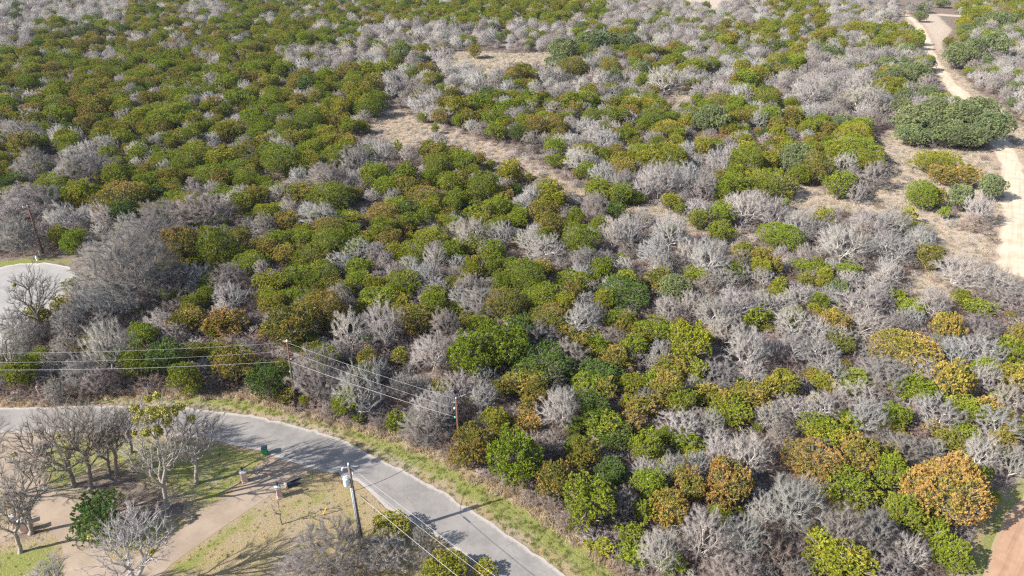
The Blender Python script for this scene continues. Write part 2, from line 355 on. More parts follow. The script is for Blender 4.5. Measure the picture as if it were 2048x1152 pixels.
# ------------------------------------------------------------------ tree meshes
def rnd_dirs(rg, n):
    v = rg.normal(size=(n, 3)); return v / np.linalg.norm(v, axis=1, keepdims=True)
def unit(v): return v / (np.linalg.norm(v, axis=-1, keepdims=True) + 1e-9)
def crown_mesh(name, seed, Rr, H, leafL=.25, leafW=.058, clump=.27, tufts=3, per=8, nlobe=14, up=.62, flat=1.0, round_=False, z0=.25):
    """foliage as many small leaf sprays set in clumps over a lobed dome, plus inner stems"""
    rg = np.random.default_rng(seed)
    # lobes: centre (x,y,z), radius
    hz = (H - z0) / 2; gap = rg.uniform(0, 6.28); lob = [(rg.uniform(-.1, .1) * Rr, rg.uniform(-.1, .1) * Rr, z0 + hz * .85, min(Rr * .56, hz * .75))]
    for i in range(nlobe):
        a = i * 2.399 + rg.uniform(-.3, .3); u = rg.uniform(.05, 1) ** .8; el = math.asin(u * 1.35 - .40) if u * 1.35 - .40 < 1 else 1.4
        r = Rr * (rg.uniform(.17, .38) if round_ else rg.uniform(.13, .32)); rr = max(.1, Rr - r)
        q = rg.uniform(.66, 1.14) * (1 - .28 * max(0, math.cos(a - gap)) ** 3)
        lob.append((math.cos(a) * math.cos(el) * rr * q, math.sin(a) * math.cos(el) * rr * q, z0 + hz * .9 + math.sin(el) * (hz * (rg.uniform(.80, 1.25) if not round_ else rg.uniform(.9, 1.1)) - r * .7) * flat, r))
    lob = np.array(lob); C = []; st = np.array((1, 1, 1.0 if round_ else 1.55))
    for (x, y, z, r) in lob:
        n = int(4 * math.pi * r * r / (clump ** 2)); d = rnd_dirs(rg, n)
        p = np.array((x, y, z)) + d * st * r * (rg.uniform(.78, 1.12, (n, 1)) + (rg.random((n, 1)) < .10) * rg.uniform(.05, .30, (n, 1))); C.append(np.hstack([p, d]))
    C = np.vstack(C)
    dd = np.linalg.norm((C[:, None, :3] - lob[None, :, :3]) / st, axis=2) - lob[None, :, 3] * .84
    keep = (dd.min(1) > 0) & (C[:, 2] > z0 * .6) & (C[:, 5] > -.75) & (C[:, 2] < H * 1.08)
    keep &= ~((C[:, 5] < -.2) & (rg.random(len(C)) < .45))
    C = C[keep]; q1, q2, q3 = rg.uniform(0, 6.28, 3)
    hole = np.sin(C[:, 0] * 4.1 + q1) * np.sin(C[:, 1] * 3.7 + q2) * np.sin(C[:, 2] * 3.9 + q3); C = C[(rg.random(len(C)) < .92) & ((hole < .38) | (rg.random(len(C)) < .25))]
    n = len(C)
    # clump-level numbers
    ph = rg.uniform(0, 6, 3)
    broad = .5 + .40 * np.sin(C[:, 0] * 1.3 / Rr * 2 + ph[0]) * np.cos(C[:, 1] * 1.7 / Rr * 2 + ph[1]) + .12 * np.sin(C[:, 2] * 1.5 + ph[2])
    tipc = np.clip(.55 * broad + .45 * rg.random(n), 0, 1); val = np.clip(rg.normal(.5, .2, n), 0, 1)
    C = np.repeat(C, tufts, 0); tipc = np.repeat(tipc, tufts); val = np.repeat(val, tufts)
    m = len(C); base = C[:, :3] + rnd_dirs(rg, m) * clump * .40
    ax = unit(C[:, 3:] * (1 - up) + np.array((0, 0, up)) + rnd_dirs(rg, m) * .24)
    ax0 = np.repeat(unit(C[:, 3:] + np.array((0, 0, .35))), per, 0); base = np.repeat(base, per, 0); ax = np.repeat(ax, per, 0); tip = np.repeat(tipc, per); val = np.clip(np.repeat(val, per) + rg.normal(0, .12, m * per), 0, 1)
    k = len(base); d = unit(ax + rnd_dirs(rg, k) * (1.0 if round_ else .62)); Ln = leafL * rg.uniform(.6, 1.15, (k, 1)); W = leafW * rg.uniform(.7, 1.3, (k, 1))
    s = unit(np.cross(d, ax0 + rnd_dirs(rg, k) * .75))
    b0 = base - d * Ln * .35; tp = base + d * Ln * .65; md = base + d * Ln * .05
    V = np.stack([b0, md + s * W, tp, md - s * W], 1).reshape(-1, 3); F = np.arange(k * 4).reshape(-1, 4)
    # inner stems and dull inner sprays
    ns = int(120 * Rr * Rr / 4) + 50; rt = np.zeros((ns, 3)); rt[:, 2] = rg.uniform(.1, H * .5, ns)
    pick = C[rg.integers(0, len(C), ns), :3]; en = rt + (pick - rt) * rg.uniform(.86, .99, (ns, 1))
    sd = unit(np.cross(en - rt, rnd_dirs(rg, ns))) * .035
    SV = np.stack([rt - sd, rt + sd, en + sd * .25, en - sd * .25], 1).reshape(-1, 3)
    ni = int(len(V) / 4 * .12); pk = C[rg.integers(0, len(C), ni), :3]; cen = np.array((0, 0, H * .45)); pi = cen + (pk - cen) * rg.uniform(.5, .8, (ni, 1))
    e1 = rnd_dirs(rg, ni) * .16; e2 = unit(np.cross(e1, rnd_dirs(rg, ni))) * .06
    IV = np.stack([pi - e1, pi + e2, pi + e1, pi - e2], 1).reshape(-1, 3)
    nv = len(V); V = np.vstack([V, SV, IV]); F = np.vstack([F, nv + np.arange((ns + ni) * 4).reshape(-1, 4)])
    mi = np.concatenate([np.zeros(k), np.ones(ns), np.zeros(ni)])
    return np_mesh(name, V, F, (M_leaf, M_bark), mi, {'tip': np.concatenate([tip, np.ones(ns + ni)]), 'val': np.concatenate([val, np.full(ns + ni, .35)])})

def tubes_np(A, B, ra, rb, sides):
    """tapered prisms between point pairs"""
    n = len(A); t = unit(B - A); u = unit(np.cross(t, np.where(np.abs(t[:, 2:]) > .9, [[1., 0, 0]], [[0., 0, 1.]]))); w = np.cross(t, u)
    an = np.arange(sides) * 2 * math.pi / sides
    ring = u[:, None] * np.cos(an)[None, :, None] + w[:, None] * np.sin(an)[None, :, None]
    VA = A[:, None] + ring * ra[:, None, None]; VB = B[:, None] + ring * rb[:, None, None]
    V = np.concatenate([VA, VB], 1).reshape(-1, 3); k = np.arange(sides); k2 = (k + 1) % sides
    f = np.stack([k, k2, k2 + sides, k + sides], -1)
    F = (f[None] + (np.arange(n) * 2 * sides)[:, None, None]).reshape(-1, 4); return V, F
def spikes_np(A, B, r):
    n = len(A); t = unit(B - A); u = unit(np.cross(t, np.array((.3, .5, .81)))); w = np.cross(t, u)
    ring = np.stack([u, -.5 * u + .87 * w, -.5 * u - .87 * w], 1) * r[:, None, None]
    V = np.concatenate([A[:, None] + ring, B[:, None]], 1).reshape(-1, 3)
    f = np.array([[0, 1, 3], [1, 2, 3], [2, 0, 3]]); F = (f[None] + (np.arange(n) * 4)[:, None, None]).reshape(-1, 3); return V, F
def bare_mesh(seed, Rr, H, zb, ntip, fork, ntw, twL, twr, r0, stems=1, lean=0., gnarl=.12, droop=.0, pathw=.35, shell=.55, bush=False):
    """branch skeleton grown towards points filling a dome; returns (limb mesh data, twig mesh data, tip nodes)"""
    rg = np.random.default_rng(seed)
    u = rnd_dirs(rg, ntip * 3); rad = (shell + (1 - shell) * rg.random(ntip * 3)) ** .8
    rad *= 1 + .16 * np.sin(np.arctan2(u[:, 1], u[:, 0]) * 3 + rg.uniform(0, 6)) * np.cos(u[:, 2] * 3)
    cz = zb + (H - zb) * .36
    Pt = np.stack([u[:, 0] * rad * Rr, u[:, 1] * rad * Rr, cz + np.where(u[:, 2] > 0, u[:, 2] * (H - cz), u[:, 2] * (cz - zb)) * rad], 1)
    Pt = Pt[rg.random(len(Pt)) < np.where(u[:, 2] < -.2, .35, .9)][:ntip]
    Pt[:, 0] += lean * Pt[:, 2] / H
    nodes = []; par = []; plen = []
    for s in range(stems):
        sx, sy = (rg.normal(0, .12 * Rr, 2) if stems > 1 else (0, 0)); prev = -1; K = 5
        tgt = np.array((sx * 2.5 + lean * fork / H, sy * 2.5, fork)); sx = sy = 0
        for k in range(K + 1):
            t = k / K; p = np.array((sx, sy, -.15)) * (1 - t) + tgt * t + (rg.normal(0, gnarl * .4, 3) * (0 < k < K) * min(1, fork / 2))
            nodes.append(p); par.append(prev); plen.append(0 if prev < 0 else plen[prev] + np.linalg.norm(p - nodes[prev])); prev = len(nodes) - 1
    ori = np.array((0, 0, fork * .8)); order = np.argsort(np.linalg.norm(Pt - ori, axis=1))
    nd = np.zeros((len(Pt) * 2 + 300, 3)); nd[:len(nodes)] = nodes; pl = np.zeros(len(nd)); pl[:len(nodes)] = plen; par = list(par); cnt = len(nodes)
    blocked = np.zeros(len(nd)); 
    for s in range(stems): blocked[s * 6:s * 6 + 4] = 4.0 * Rr
    for i in order:
        p = Pt[i]; d = np.linalg.norm(nd[:cnt] - p, axis=1); cost = d + pathw * pl[:cnt] + blocked[:cnt] + .6 * np.maximum(0, nd[:cnt, 2] - p[2])
        q = int(np.argmin(cost)); dist = d[q]
        if cnt + 2 >= len(nd): break
        if dist > .5 * Rr * .4:   # bent midpoint
            mid = (nd[q] + p) / 2 + rg.normal(0, gnarl * min(1.2, dist) * .9, 3) + np.array((0, 0, .10 * dist))
            nd[cnt] = mid; pl[cnt] = pl[q] + dist / 2; par.append(q); q = cnt; cnt += 1
        nd[cnt] = p; pl[cnt] = pl[q] + np.linalg.norm(nd[q] - p); par.append(q); cnt += 1
    nd = nd[:cnt]; par = np.array(par)
    w = np.zeros(cnt); kids = np.zeros(cnt, int)
    for i in range(cnt - 1, -1, -1):
        if w[i] == 0: w[i] = r0 ** 2.35
        if par[i] >= 0: w[par[i]] += w[i]; kids[par[i]] += 1
    rad = w ** (1 / 2.35)
    e = np.arange(cnt)[par >= 0]; A, B = nd[par[e]], nd[e]; ra = np.minimum(rad[par[e]], rad[e] * 1.5 + .004); rb = rad[e]
    base = np.isin(par[e], [s * 6 for s in range(stems)]); ra[base] *= 1.7
    big = rb > r0 * 2.2
    V1, F1 = tubes_np(A[big], B[big], ra[big], rb[big], 6); V2, F2 = tubes_np(A[~big], B[~big], ra[~big], rb[~big], 3)
    LV = np.vstack([V1, V2]); LF = np.vstack([F1, F2 + len(V1)])
    # twigs
    cand = e[(rad[e] < r0 * 3.2)]; j = rg.choice(cand, ntw); t = rg.random((ntw, 1)); st = nd[par[j]] * (1 - t) + nd[j] * t
    bd = unit(nd[j] - nd[par[j]]); out = unit(st - np.array((0, 0, cz * .75)))
    d = unit(bd * .95 + out * .55 + rnd_dirs(rg, ntw) * .55 + np.array((0, 0, .28 - droop))); ln = twL * rg.uniform(.5, 1.25, (ntw, 1))
    e1 = st + d * ln; T1, G1 = spikes_np(st, e1, np.full(ntw, twr))
    st2 = st + d * ln * rg.uniform(.25, .6, (ntw, 1)); d2 = unit(d + rnd_dirs(rg, ntw) * .7 + np.array((0, 0, .1))); T2, G2 = spikes_np(st2, st2 + d2 * ln * .65, np.full(ntw, twr * .75))
    st3 = st + d * ln * rg.uniform(.4, .8, (ntw, 1)); d3 = unit(d + rnd_dirs(rg, ntw) * .8); T3, G3 = spikes_np(st3, st3 + d3 * ln * .5, np.full(ntw, twr * .7))
    TV = np.vstack([T1, T2, T3]); TF = np.vstack([G1, G2 + len(T1), G3 + len(T1) + len(T2)])
    return (LV, LF), (TV, TF), nd[cand]
def stem_mesh(name, seed, H, r, spread):
    rg = random.Random(seed); m = MB(); top = H * .55
    m.tube([(0, 0, -.2), (rg.uniform(-.1, .1), rg.uniform(-.1, .1), H * .25), (rg.uniform(-.2, .2), rg.uniform(-.2, .2), top)], [r * 1.3, r, r * .5], 7)
    for k in range(6):
        a = k * 1.05 + rg.uniform(-.3, .3); z = H * rg.uniform(.08, .3)
        m.tube([(0, 0, z), (math.cos(a) * spread * .4, math.sin(a) * spread * .4, z + H * .15), (math.cos(a) * spread * .75, math.sin(a) * spread * .75, z + H * .33)], [r * .55, r * .4, r * .15], 5)
    me = bpy.data.meshes.new(name); me.from_pydata([tuple(v) for v in m.v], [], m.f); me.materials.append(M_bark); return me

LIB = {}   # class -> list of (R, H, trunk mesh, crown mesh)
def extent(*ms):
    """true radius and height of a tree's meshes"""
    A = []
    for me in ms:
        c = np.empty(len(me.vertices) * 3, np.float32); me.vertices.foreach_get('co', c); A.append(c.reshape(-1, 3))
    A = np.vstack(A); return float(np.percentile(np.hypot(A[:, 0], A[:, 1]), 96)), float(np.percentile(A[:, 2], 99.3))
def add_cedar(cls, seed, Rr, H, **kw):
    cm = crown_mesh('cedar_crown', seed, Rr, H, **kw); r, h = extent(cm)
    LIB.setdefault(cls, []).append((r, h, stem_mesh('cedar_trunk', seed, H, .05 * H * .6, Rr), cm))
for i in range(5): add_cedar('cs', 10 + i, 1.5, 3.2 + (i % 3) * .3, nlobe=15)
for i in range(8): add_cedar('cm', 20 + i, 2.8, 4.8 + (i % 4) * .35, nlobe=24 + i % 6)
for i in range(5): add_cedar('cl', 30 + i, 4.6, 7.2, nlobe=50, clump=.30)
for i in range(4): add_cedar('lo', 40 + i, 4.2, 6.2, nlobe=22, leafL=.22, leafW=.10, clump=.30, up=.3, round_=True, z0=.5)
add_cedar('lg', 51, 3.4, 5.4, nlobe=14, leafL=.28, leafW=.06, clump=.30, up=.6, z0=.4)
def add_bare(cls, seed, Rr, H, **kw):
    l, t, nd = bare_mesh(seed, Rr, H, **kw)
    a, b = np_mesh('bare_limbs', l[0], l[1], (M_bark,)), np_mesh('bare_twigs', t[0], t[1], (M_bark,)); r, h = extent(b)
    LIB.setdefault(cls, []).append((r, h, a, b, nd))
for i in range(6): add_bare('w', 100 + i, 3.1, 5.6, zb=1.0, ntip=260, fork=.9, ntw=5000, twL=.58, twr=.0078, r0=.0138, stems=1 + i % 2, gnarl=.11, pathw=.55, shell=.35)
for i in range(4): add_bare('f', 120 + i, 3.1, 5.8, zb=.8, ntip=280, fork=1.2, ntw=8500, twL=.60, twr=.0072, r0=.0070, stems=1 + i % 2, gnarl=.08, pathw=.5, shell=.35)
for i in range(2): add_bare('F', 130 + i, 6.0, 10.0, zb=1.6, ntip=520, fork=2.4, ntw=16000, twL=.85, twr=.0090, r0=.010, gnarl=.10, pathw=.5, shell=.35)
for i in range(4): add_bare('b', 140 + i, 1.6, 2.3, zb=.2, ntip=60, fork=.25, ntw=700, twL=.5, twr=.010, r0=.012, stems=4, gnarl=.1, shell=.3)
for i in range(4): add_bare('k', 160 + i, 4.6, 12.5, zb=4.2, ntip=420, fork=4.0, ntw=4200, twL=.75, twr=.012, r0=.017, gnarl=.16, pathw=.30, shell=.35)
add_bare('K', 170, 2.0, 4.2, zb=1.4, ntip=45, fork=1.3, ntw=160, twL=.5, twr=.012, r0=.014, gnarl=.1, shell=.3)

# ------------------------------------------------------------------ trees read off the photograph: kind, crown centre x y, crown width height (photo pixels)
DATA = '''
g 1030 905 108 125;o 1112 955 78 135;o 1168 908 66 80;d 1225 945 64 58;g 1182 1000 100 128;f 1248 1002 58 92;g 1302 968 72 72;g 1290 1022 52 72;a 1337 1018 76 86;r 1378 965 66 72;r 1452 965 98 102;y 1330 935 50 40
g 1262 1066 58 46;g 1265 1108 60 46;w 1320 1100 82 82;w 1415 1065 98 112;w 1490 1070 85 88;g 1350 1132 64 50;f 1470 1142 112 62;g 1450 1118 30 18;w 1440 905 62 78;w 1500 905 92 92;g 1375 880 65 48;g 1290 890 60 62;d 1235 872 76 44
w 1345 930 55 56;w 1392 925 48 58;b 1080 893 40 46;b 1310 915 50 30;b 1530 1090 80 76;w 1530 1012 62 100;y 1205 1092 46 28;y 1175 1088 26 20
r 1628 922 124 96;y 1655 872 80 40;o 1718 908 78 100;g 1690 975 112 70;g 1785 940 78 80;g 1770 1003 50 38;g 1815 1022 80 80;r 1892 975 142 138;o 1925 915 36 36;g 1985 995 36 74;g 1875 1062 50 92;g 1905 1108 72 68
w 1590 1002 108 112;f 1690 1050 84 92;f 1748 1062 80 90;y 1640 1082 58 56;y 1690 1122 128 80;f 1790 1085 84 68;w 1825 1100 64 108;f 1778 1138 90 48;b 1560 1110 78 76;f 1595 1145 70 48;f 1815 895 80 62;w 1870 895 46 40;w 1970 900 72 104;w 2032 920 64 126;o 1900 880 56 48;g 1968 948 30 46;y 2008 908 30 36
o 640 618 92 82;o 580 650 84 88;o 538 658 46 60;y 540 605 58 46;d 615 682 66 46;f 630 742 98 128;d 540 756 84 78;o 575 786 40 38;g 686 802 58 62;w 722 776 94 112;w 700 656 72 80;w 768 642 82 92;d 737 678 28 48;o 832 640 72 60;g 870 610 62 58;g 748 600 76 50;y 790 604 60 32
w 862 702 80 70;o 735 716 46 50;y 798 710 38 46;g 942 702 88 118;g 1008 682 92 108;o 936 640 52 26;w 800 772 48 58;w 870 812 88 90;w 915 772 68 60;f 850 845 100 56;g 790 842 48 42;g 716 836 28 20;o 945 888 82 90;y 992 840 62 58;o 1005 775 46 56;w 968 792 56 60;b 890 738 52 40;f 890 645 58 60;f 958 602 84 46;w 915 592 42 34
o 1010 606 84 68;g 1085 590 82 60;y 1130 604 46 46;w 1172 597 36 30;w 1168 636 70 60;y 1210 602 50 56;o 1098 632 90 40;d 1040 658 64 62;f 1078 672 78 56;f 1138 706 80 58;o 1130 665 56 38;o 1166 684 48 48;g 1192 690 58 46;o 1190 664 42 28;d 1242 588 106 42;f 1232 612 52 30
g 1236 638 58 42;o 1256 642 52 46;g 1310 662 76 60;f 1225 672 58 40;g 1266 692 52 50;o 1232 716 70 58;y 1378 686 90 90;w 1322 702 50 46;o 1340 738 78 42;d 1088 722 118 72;o 1060 756 88 58;d 1200 745 88 58;g 1178 768 74 46;o 1216 776 46 50;y 1264 766 56 46;g 1302 762 46 52;a 1332 776 70 68;g 1398 742 48 50;g 1400 766 44 30;w 1392 768 40 30
w 1340 616 58 48;w 1386 606 60 54;w 1428 622 78 68;w 1472 604 78 60;w 1456 656 78 58;w 1500 692 88 88;g 1508 636 44 50;w 1528 606 50 40;f 1440 746 78 58;w 1506 746 50 50;g 1482 766 36 28;a 1416 792 78 58;a 1452 802 48 58;a 1502 792 74 58;a 1532 780 46 50;g 1462 826 88 46;g 1366 802 56 58;w 1116 816 78 78;f 1176 790 50 28;d 1192 812 70 60;g 1200 850 76 60;o 1054 812 38 42;r 1055 842 66 46;r 1264 838 50 78;o 1290 812 54 48;w 1362 846 84 58;w 1426 842 46 48;g 1300 862 40 30;w 1540 830 60 50
y 1550 586 50 32;g 1640 602 44 36;y 1630 622 38 30;a 1668 642 60 64;g 1538 632 24 30;w 1590 642 78 60;w 1566 606 58 40;w 1720 602 88 58;w 1742 652 80 60;f 1746 702 58 40;w 1640 702 78 58;w 1586 692 70 58;b 1570 728 78 38;w 1662 742 68 50;g 1796 590 38 32;g 1824 616 54 28;w 1826 634 50 38;a 1894 650 58 66;a 1812 696 122 64;g 1950 612 54 36;w 1870 602 60 58;f 1960 652 78 42
w 1900 708 72 52;w 1966 698 90 64;g 2030 702 60 70;f 1770 742 90 68;w 1840 738 80 46;a 1905 756 78 78;w 1970 752 60 68;a 2026 756 60 70;y 1562 766 60 58;y 1645 762 54 42;g 1710 758 68 34;g 1828 772 82 50;g 1882 782 48 30;w 1716 792 90 64;w 1586 816 78 58;w 1642 812 68 58;w 1740 832 68 68;g 1790 828 64 58;w 1876 822 94 64;g 1940 818 78 58;a 1982 806 52 32;w 2022 792 58 58;w 2000 846 88 58;o 1784 852 58 42;r 1872 856 52 40;g 1700 848 50 42;g 1640 854 86 44;g 1928 862 58 40
y 75 628 44 40;f 28 645 58 78;f 60 665 50 60;w 190 600 90 76;w 235 596 80 66;f 132 646 56 68;w 215 690 92 112;g 285 672 54 50;g 274 722 64 70;d 335 712 76 80;g 372 752 64 70;o 378 636 76 58;r 448 642 78 58;o 432 700 60 44;o 466 722 84 74;g 412 592 44 48;w 460 592 70 50;g 40 742 58 64;f 160 742 64 66;f 200 755 60 56;f 112 778 48 46;f 8 745 46 70;w 320 642 58 50;b 350 592 84 44;o 425 652 46 44;b 300 620 60 40
f 66 330 76 46;f 165 332 100 62;o 143 345 40 44;g 90 336 34 28;g 105 366 74 36;d 122 388 70 30;d 25 360 54 30;g 20 385 48 26;b 170 372 58 38;y 200 356 28 30;o 242 392 112 66;g 300 360 56 40;d 310 386 50 36;g 255 338 40 22;g 198 340 26 24;g 330 320 60 40;g 372 326 70 44;y 385 310 78 34;g 420 346 70 36;g 470 336 68 36;o 375 352 48 26;g 350 396 58 34;g 450 386 58 30;g 490 352 58 36;w 425 376 34 30;w 470 396 58 34;f 390 382 48 30
f 60 398 104 60;w 125 432 60 58;y 115 470 40 44;g 145 482 44 50;f 32 466 76 70;f 18 430 40 50;f 86 462 40 60;w 205 432 48 50;w 200 462 36 30;w 255 446 44 50;f 320 432 110 48;f 400 420 120 46;d 365 440 34 26;d 400 452 48 30;o 360 486 84 74;r 410 476 30 30;g 430 488 74 78;o 480 470 40 36;y 474 506 58 46;g 498 522 76 48;F 245 528 180 130;F 300 474 120 84;w 385 546 68 44;f 455 552 74 48;g 415 562 40 30
g 540 306 54 48;g 564 318 78 62;y 615 322 58 48;g 672 312 58 50;f 715 316 74 54;f 655 350 86 38;g 545 378 48 30;g 530 362 36 26;o 600 386 58 40;g 660 390 88 56;o 705 386 48 30;w 575 416 44 30;w 615 420 40 30;w 638 430 78 34;o 570 440 48 40;d 520 420 26 22;f 528 446 48 38;g 750 348 54 54;g 776 372 56 46;g 812 346 50 48;o 860 306 46 36;g 874 326 56 46;g 902 366 56 50;g 926 322 50 48;g 980 330 22 22;o 850 392 78 42;g 966 372 66 62;g 1002 412 48 58;g 905 406 40 44;g 960 422 58 44;g 790 408 56 32;o 768 426 76 44;d 820 420 48 36
y 700 436 58 30;g 762 456 58 48;g 700 462 56 30;o 656 456 76 38;o 640 472 56 30;g 555 476 68 38;a 525 496 56 46;a 570 508 58 44;g 660 482 76 56;g 620 512 76 48;g 705 492 58 40;o 780 476 48 44;y 860 472 68 40;g 830 502 76 48;y 820 522 48 30;w 945 462 72 58;w 1000 466 58 48;g 900 502 56 46;g 950 486 60 40;g 985 500 50 46;y 945 532 46 50;g 982 532 44 58;g 1005 562 44 60;w 715 496 58 38;w 680 522 58 30;w 870 512 48 48;w 820 532 44 40;w 850 546 58 46;w 876 572 50 34;g 715 532 58 44;g 640 546 84 48;g 805 562 78 54;o 660 566 58 34;y 540 562 66 46;g 592 552 66 46;f 525 536 34 48;r 740 562 24 24;g 720 556 56 38;y 765 585 50 34
g 1108 320 34 26;g 1135 322 26 46;w 1160 316 58 46;g 1176 340 38 36;g 1200 376 58 44;g 1208 306 28 26;y 1240 320 46 36;g 1290 304 68 40;y 1338 316 66 56;a 1246 332 56 36;w 1206 346 54 44;w 1320 352 84 66;w 1372 352 58 58;w 1290 372 48 42;g 1240 386 54 44;g 1266 392 46 28;w 1436 320 54 50;g 1488 318 66 60;g 1470 345 50 40;g 1446 380 40 48;g 1540 362 92 58;w 1412 362 48 46;w 1498 412 84 58;g 1446 426 48 46;g 1440 460 58 40;g 1396 436 40 40;w 1396 415 54 34;y 1342 400 38 30;g 1362 416 26 30
d 1226 420 48 38;f 1190 412 56 48;o 1060 356 26 28;d 1030 380 34 30;g 1034 424 34 50;o 1086 420 60 56;o 1104 448 56 52;g 1150 432 38 44;g 1160 476 74 64;g 1196 450 36 40;w 1226 466 56 66;w 1252 462 56 58;w 1290 440 48 38;w 1342 460 78 66;w 1310 502 66 58;w 1420 512 78 76;w 1380 504 54 50;w 1090 496 84 56;w 1054 480 50 42;f 1170 516 58 48;o 1086 536 48 40;g 1050 552 84 74;g 1146 562 82 52;g 1206 536 48 54;g 1242 520 30 26;g 1252 564 68 52;o 1320 556 58 48;g 1395 550 52 26;y 1490 502 46 42;a 1520 512 48 44;g 1560 470 88 42;y 1465 532 28 28;w 1450 560 60 44
l 1590 314 66 58;o 1634 330 58 68;g 1710 298 100 50;y 1732 322 66 48;w 1690 326 54 44;g 1600 346 46 38;g 1680 366 56 54;w 1716 382 38 42;f 1752 346 54 48;g 1570 406 24 28;w 1550 422 58 56;y 1650 436 46 46;w 1600 442 66 48;w 1690 482 92 76;w 1742 442 66 48;w 1790 442 66 56;w 1782 492 84 58;w 1840 482 56 48;y 1818 430 34 34;y 1840 456 44 26;o 1860 510 48 66;g 1600 532 46 28;y 1650 556 42 54;g 1698 540 48 36;o 1550 532 38 54;y 1560 566 34 38;f 1660 442 46 40;w 1612 506 38 38;f 1720 530 50 38
y 1875 322 84 44;r 1886 346 52 38;r 1936 350 48 44;g 1842 386 62 54;o 1872 392 36 40;l 1922 392 48 60;l 1984 370 48 48;w 1960 412 56 56;b 1950 444 66 40;g 1890 422 24 26;w 1930 542 100 60;w 2000 562 90 56;w 1782 546 46 44;f 2030 600 70 44
l 170 62 38 36;r 345 88 24 18;y 425 108 44 24;g 375 270 48 40;o 220 195 72 34;g 115 205 56 34;g 285 155 32 28;g 370 190 56 38;l 645 48 38 20;g 650 64 36 22;o 590 60 36 24;y 720 72 28 18;g 834 64 18 14;g 942 80 24 20;o 948 100 30 26;l 800 106 38 38;g 824 150 30 26;o 700 140 56 34;g 705 170 44 34;g 740 208 56 44;g 690 210 34 28;g 655 210 34 28;g 545 190 46 38;o 595 155 44 26;g 560 225 48 40;g 572 255 50 44;g 618 238 58 50;g 640 262 40 30;g 885 178 26 22;o 862 180 24 20;w 840 206 56 34;b 800 206 18 28;g 905 215 34 30;o 938 205 40 26;o 938 234 40 36;g 920 240 28 36;g 965 238 30 26;o 1008 213 24 24;g 870 256 18 20;g 846 233 24 20;g 722 250 34 28;g 795 290 20 22;o 690 280 48 26;w 890 112 46 38
g 1110 65 12 12;l 1128 100 58 50;l 1118 124 40 30;l 1205 78 76 34;l 1250 82 56 34;o 1145 132 62 42;a 1200 108 34 24;o 1220 132 46 38;g 1245 98 32 20;o 1272 115 28 26;l 1285 136 36 36;g 1350 120 46 30;l 1430 78 40 30;g 1465 102 44 24;w 1330 156 76 42;o 1225 175 28 24;g 1260 190 44 30;o 1305 180 30 20;g 1300 198 44 30;g 1310 236 62 42;w 1220 200 40 26;o 1255 226 48 38;g 1185 230 44 30;g 1055 195 40 34;o 1085 192 28 24;g 1110 210 30 28;g 1130 236 40 28;o 1070 250 56 44;o 1110 250 50 40;g 1060 275 20 30;l 1425 236 66 56;o 1440 202 62 34;o 1476 236 36 56;y 1375 240 32 38;g 1370 216 34 24;w 1485 186 46 38;g 1530 196 56 38;R 1440 282 52 26;y 1335 256 66 30;w 1210 276 60 30;g 1395 25 28 14
g 1575 112 36 18;l 1665 106 44 34;o 1580 232 40 40;o 1556 250 36 44;l 1690 245 48 34;y 1706 268 70 46;l 1775 124 34 26;l 1832 146 46 46;l 1784 152 38 40;y 1805 70 44 22;g 1835 82 26 30;y 1715 56 54 22;l 1760 62 22 16;l 1920 106 54 50;l 1950 96 44 44;l 1990 90 56 52;o 1900 84 24 22;l 1848 14 28 18;l 1842 31 26 20;y 1930 48 30 24;l 2002 36 56 24;l 2034 176 38 30;l 1835 240 84 62;l 1880 222 70 54;l 1932 232 80 66;l 1985 250 72 64;l 1900 268 76 48;l 1964 214 64 40;l 1826 268 60 40;l 1948 272 60 44;w 1730 190 84 54;w 1620 180 76 46;g 1940 143 20 16;l 1885 5 30 16;l 1925 10 30 16
y 780 1054 72 48;f 844 1072 44 60;F 665 1100 165 105;w 770 1102 98 78;y 885 1132 86 46;y 968 1134 48 40;f 850 1118 60 50;b 920 1128 60 30;b 720 1135 90 40;f 590 1140 80 50
b 620 775 40 40;b 660 830 40 26;b 760 835 50 40;b 830 870 50 28;b 890 880 46 34;b 1060 900 40 30;b 1130 1050 40 24;b 1250 1135 50 26;b 90 790 50 30;b 150 786 60 24;b 250 770 50 24;b 300 765 60 24;y 610 800 26 30;g 290 740 30 40
w 1400 700 50 50;f 1540 700 60 50;w 1640 660 50 50;b 1700 1140 60 40;g 2010 700 30 40;f 300 560 70 50;f 350 545 60 50;w 1700 560 60 36;w 1600 590 60 40;w 1660 590 50 36;f 1760 600 60 40
'''
KIND = {  # lib class choice, foliage colour, tip colour, rust share, bark colour, words
 'g': ('cedar', (.27, .325, .032), (.44, .40, .07), .25, 'bright green'), 'd': ('cedar', (.15, .22, .045), (.29, .31, .07), .18, 'dark green'),
 'y': ('cedar', (.33, .345, .035), (.48, .39, .07), .36, 'yellow green'), 'o': ('cedar', (.27, .27, .045), (.45, .32, .09), .46, 'olive brown'),
 'r': ('cedar', (.30, .28, .06), (.52, .33, .11), .56, 'rusty orange'), 'a': ('cedar', (.32, .30, .05), (.54, .39, .10), .50, 'golden amber'),
 'R': ('cedar', (.34, .22, .15), (.48, .30, .22), .7, 'dull red'),
 'l': ('oak', (.24, .29, .13), (.34, .38, .17), .40, 'blue green'),
 'w': ('w', (.45, .42, .39), None, 0, 'pale'), 'f': ('f', (.32, .285, .262), None, 0, 'fine grey'), 'F': ('F', (.31, .28, .258), None, 0, 'broad grey'),
 'b': ('b', (.27, .205, .18), None, 0, 'brown twiggy')}
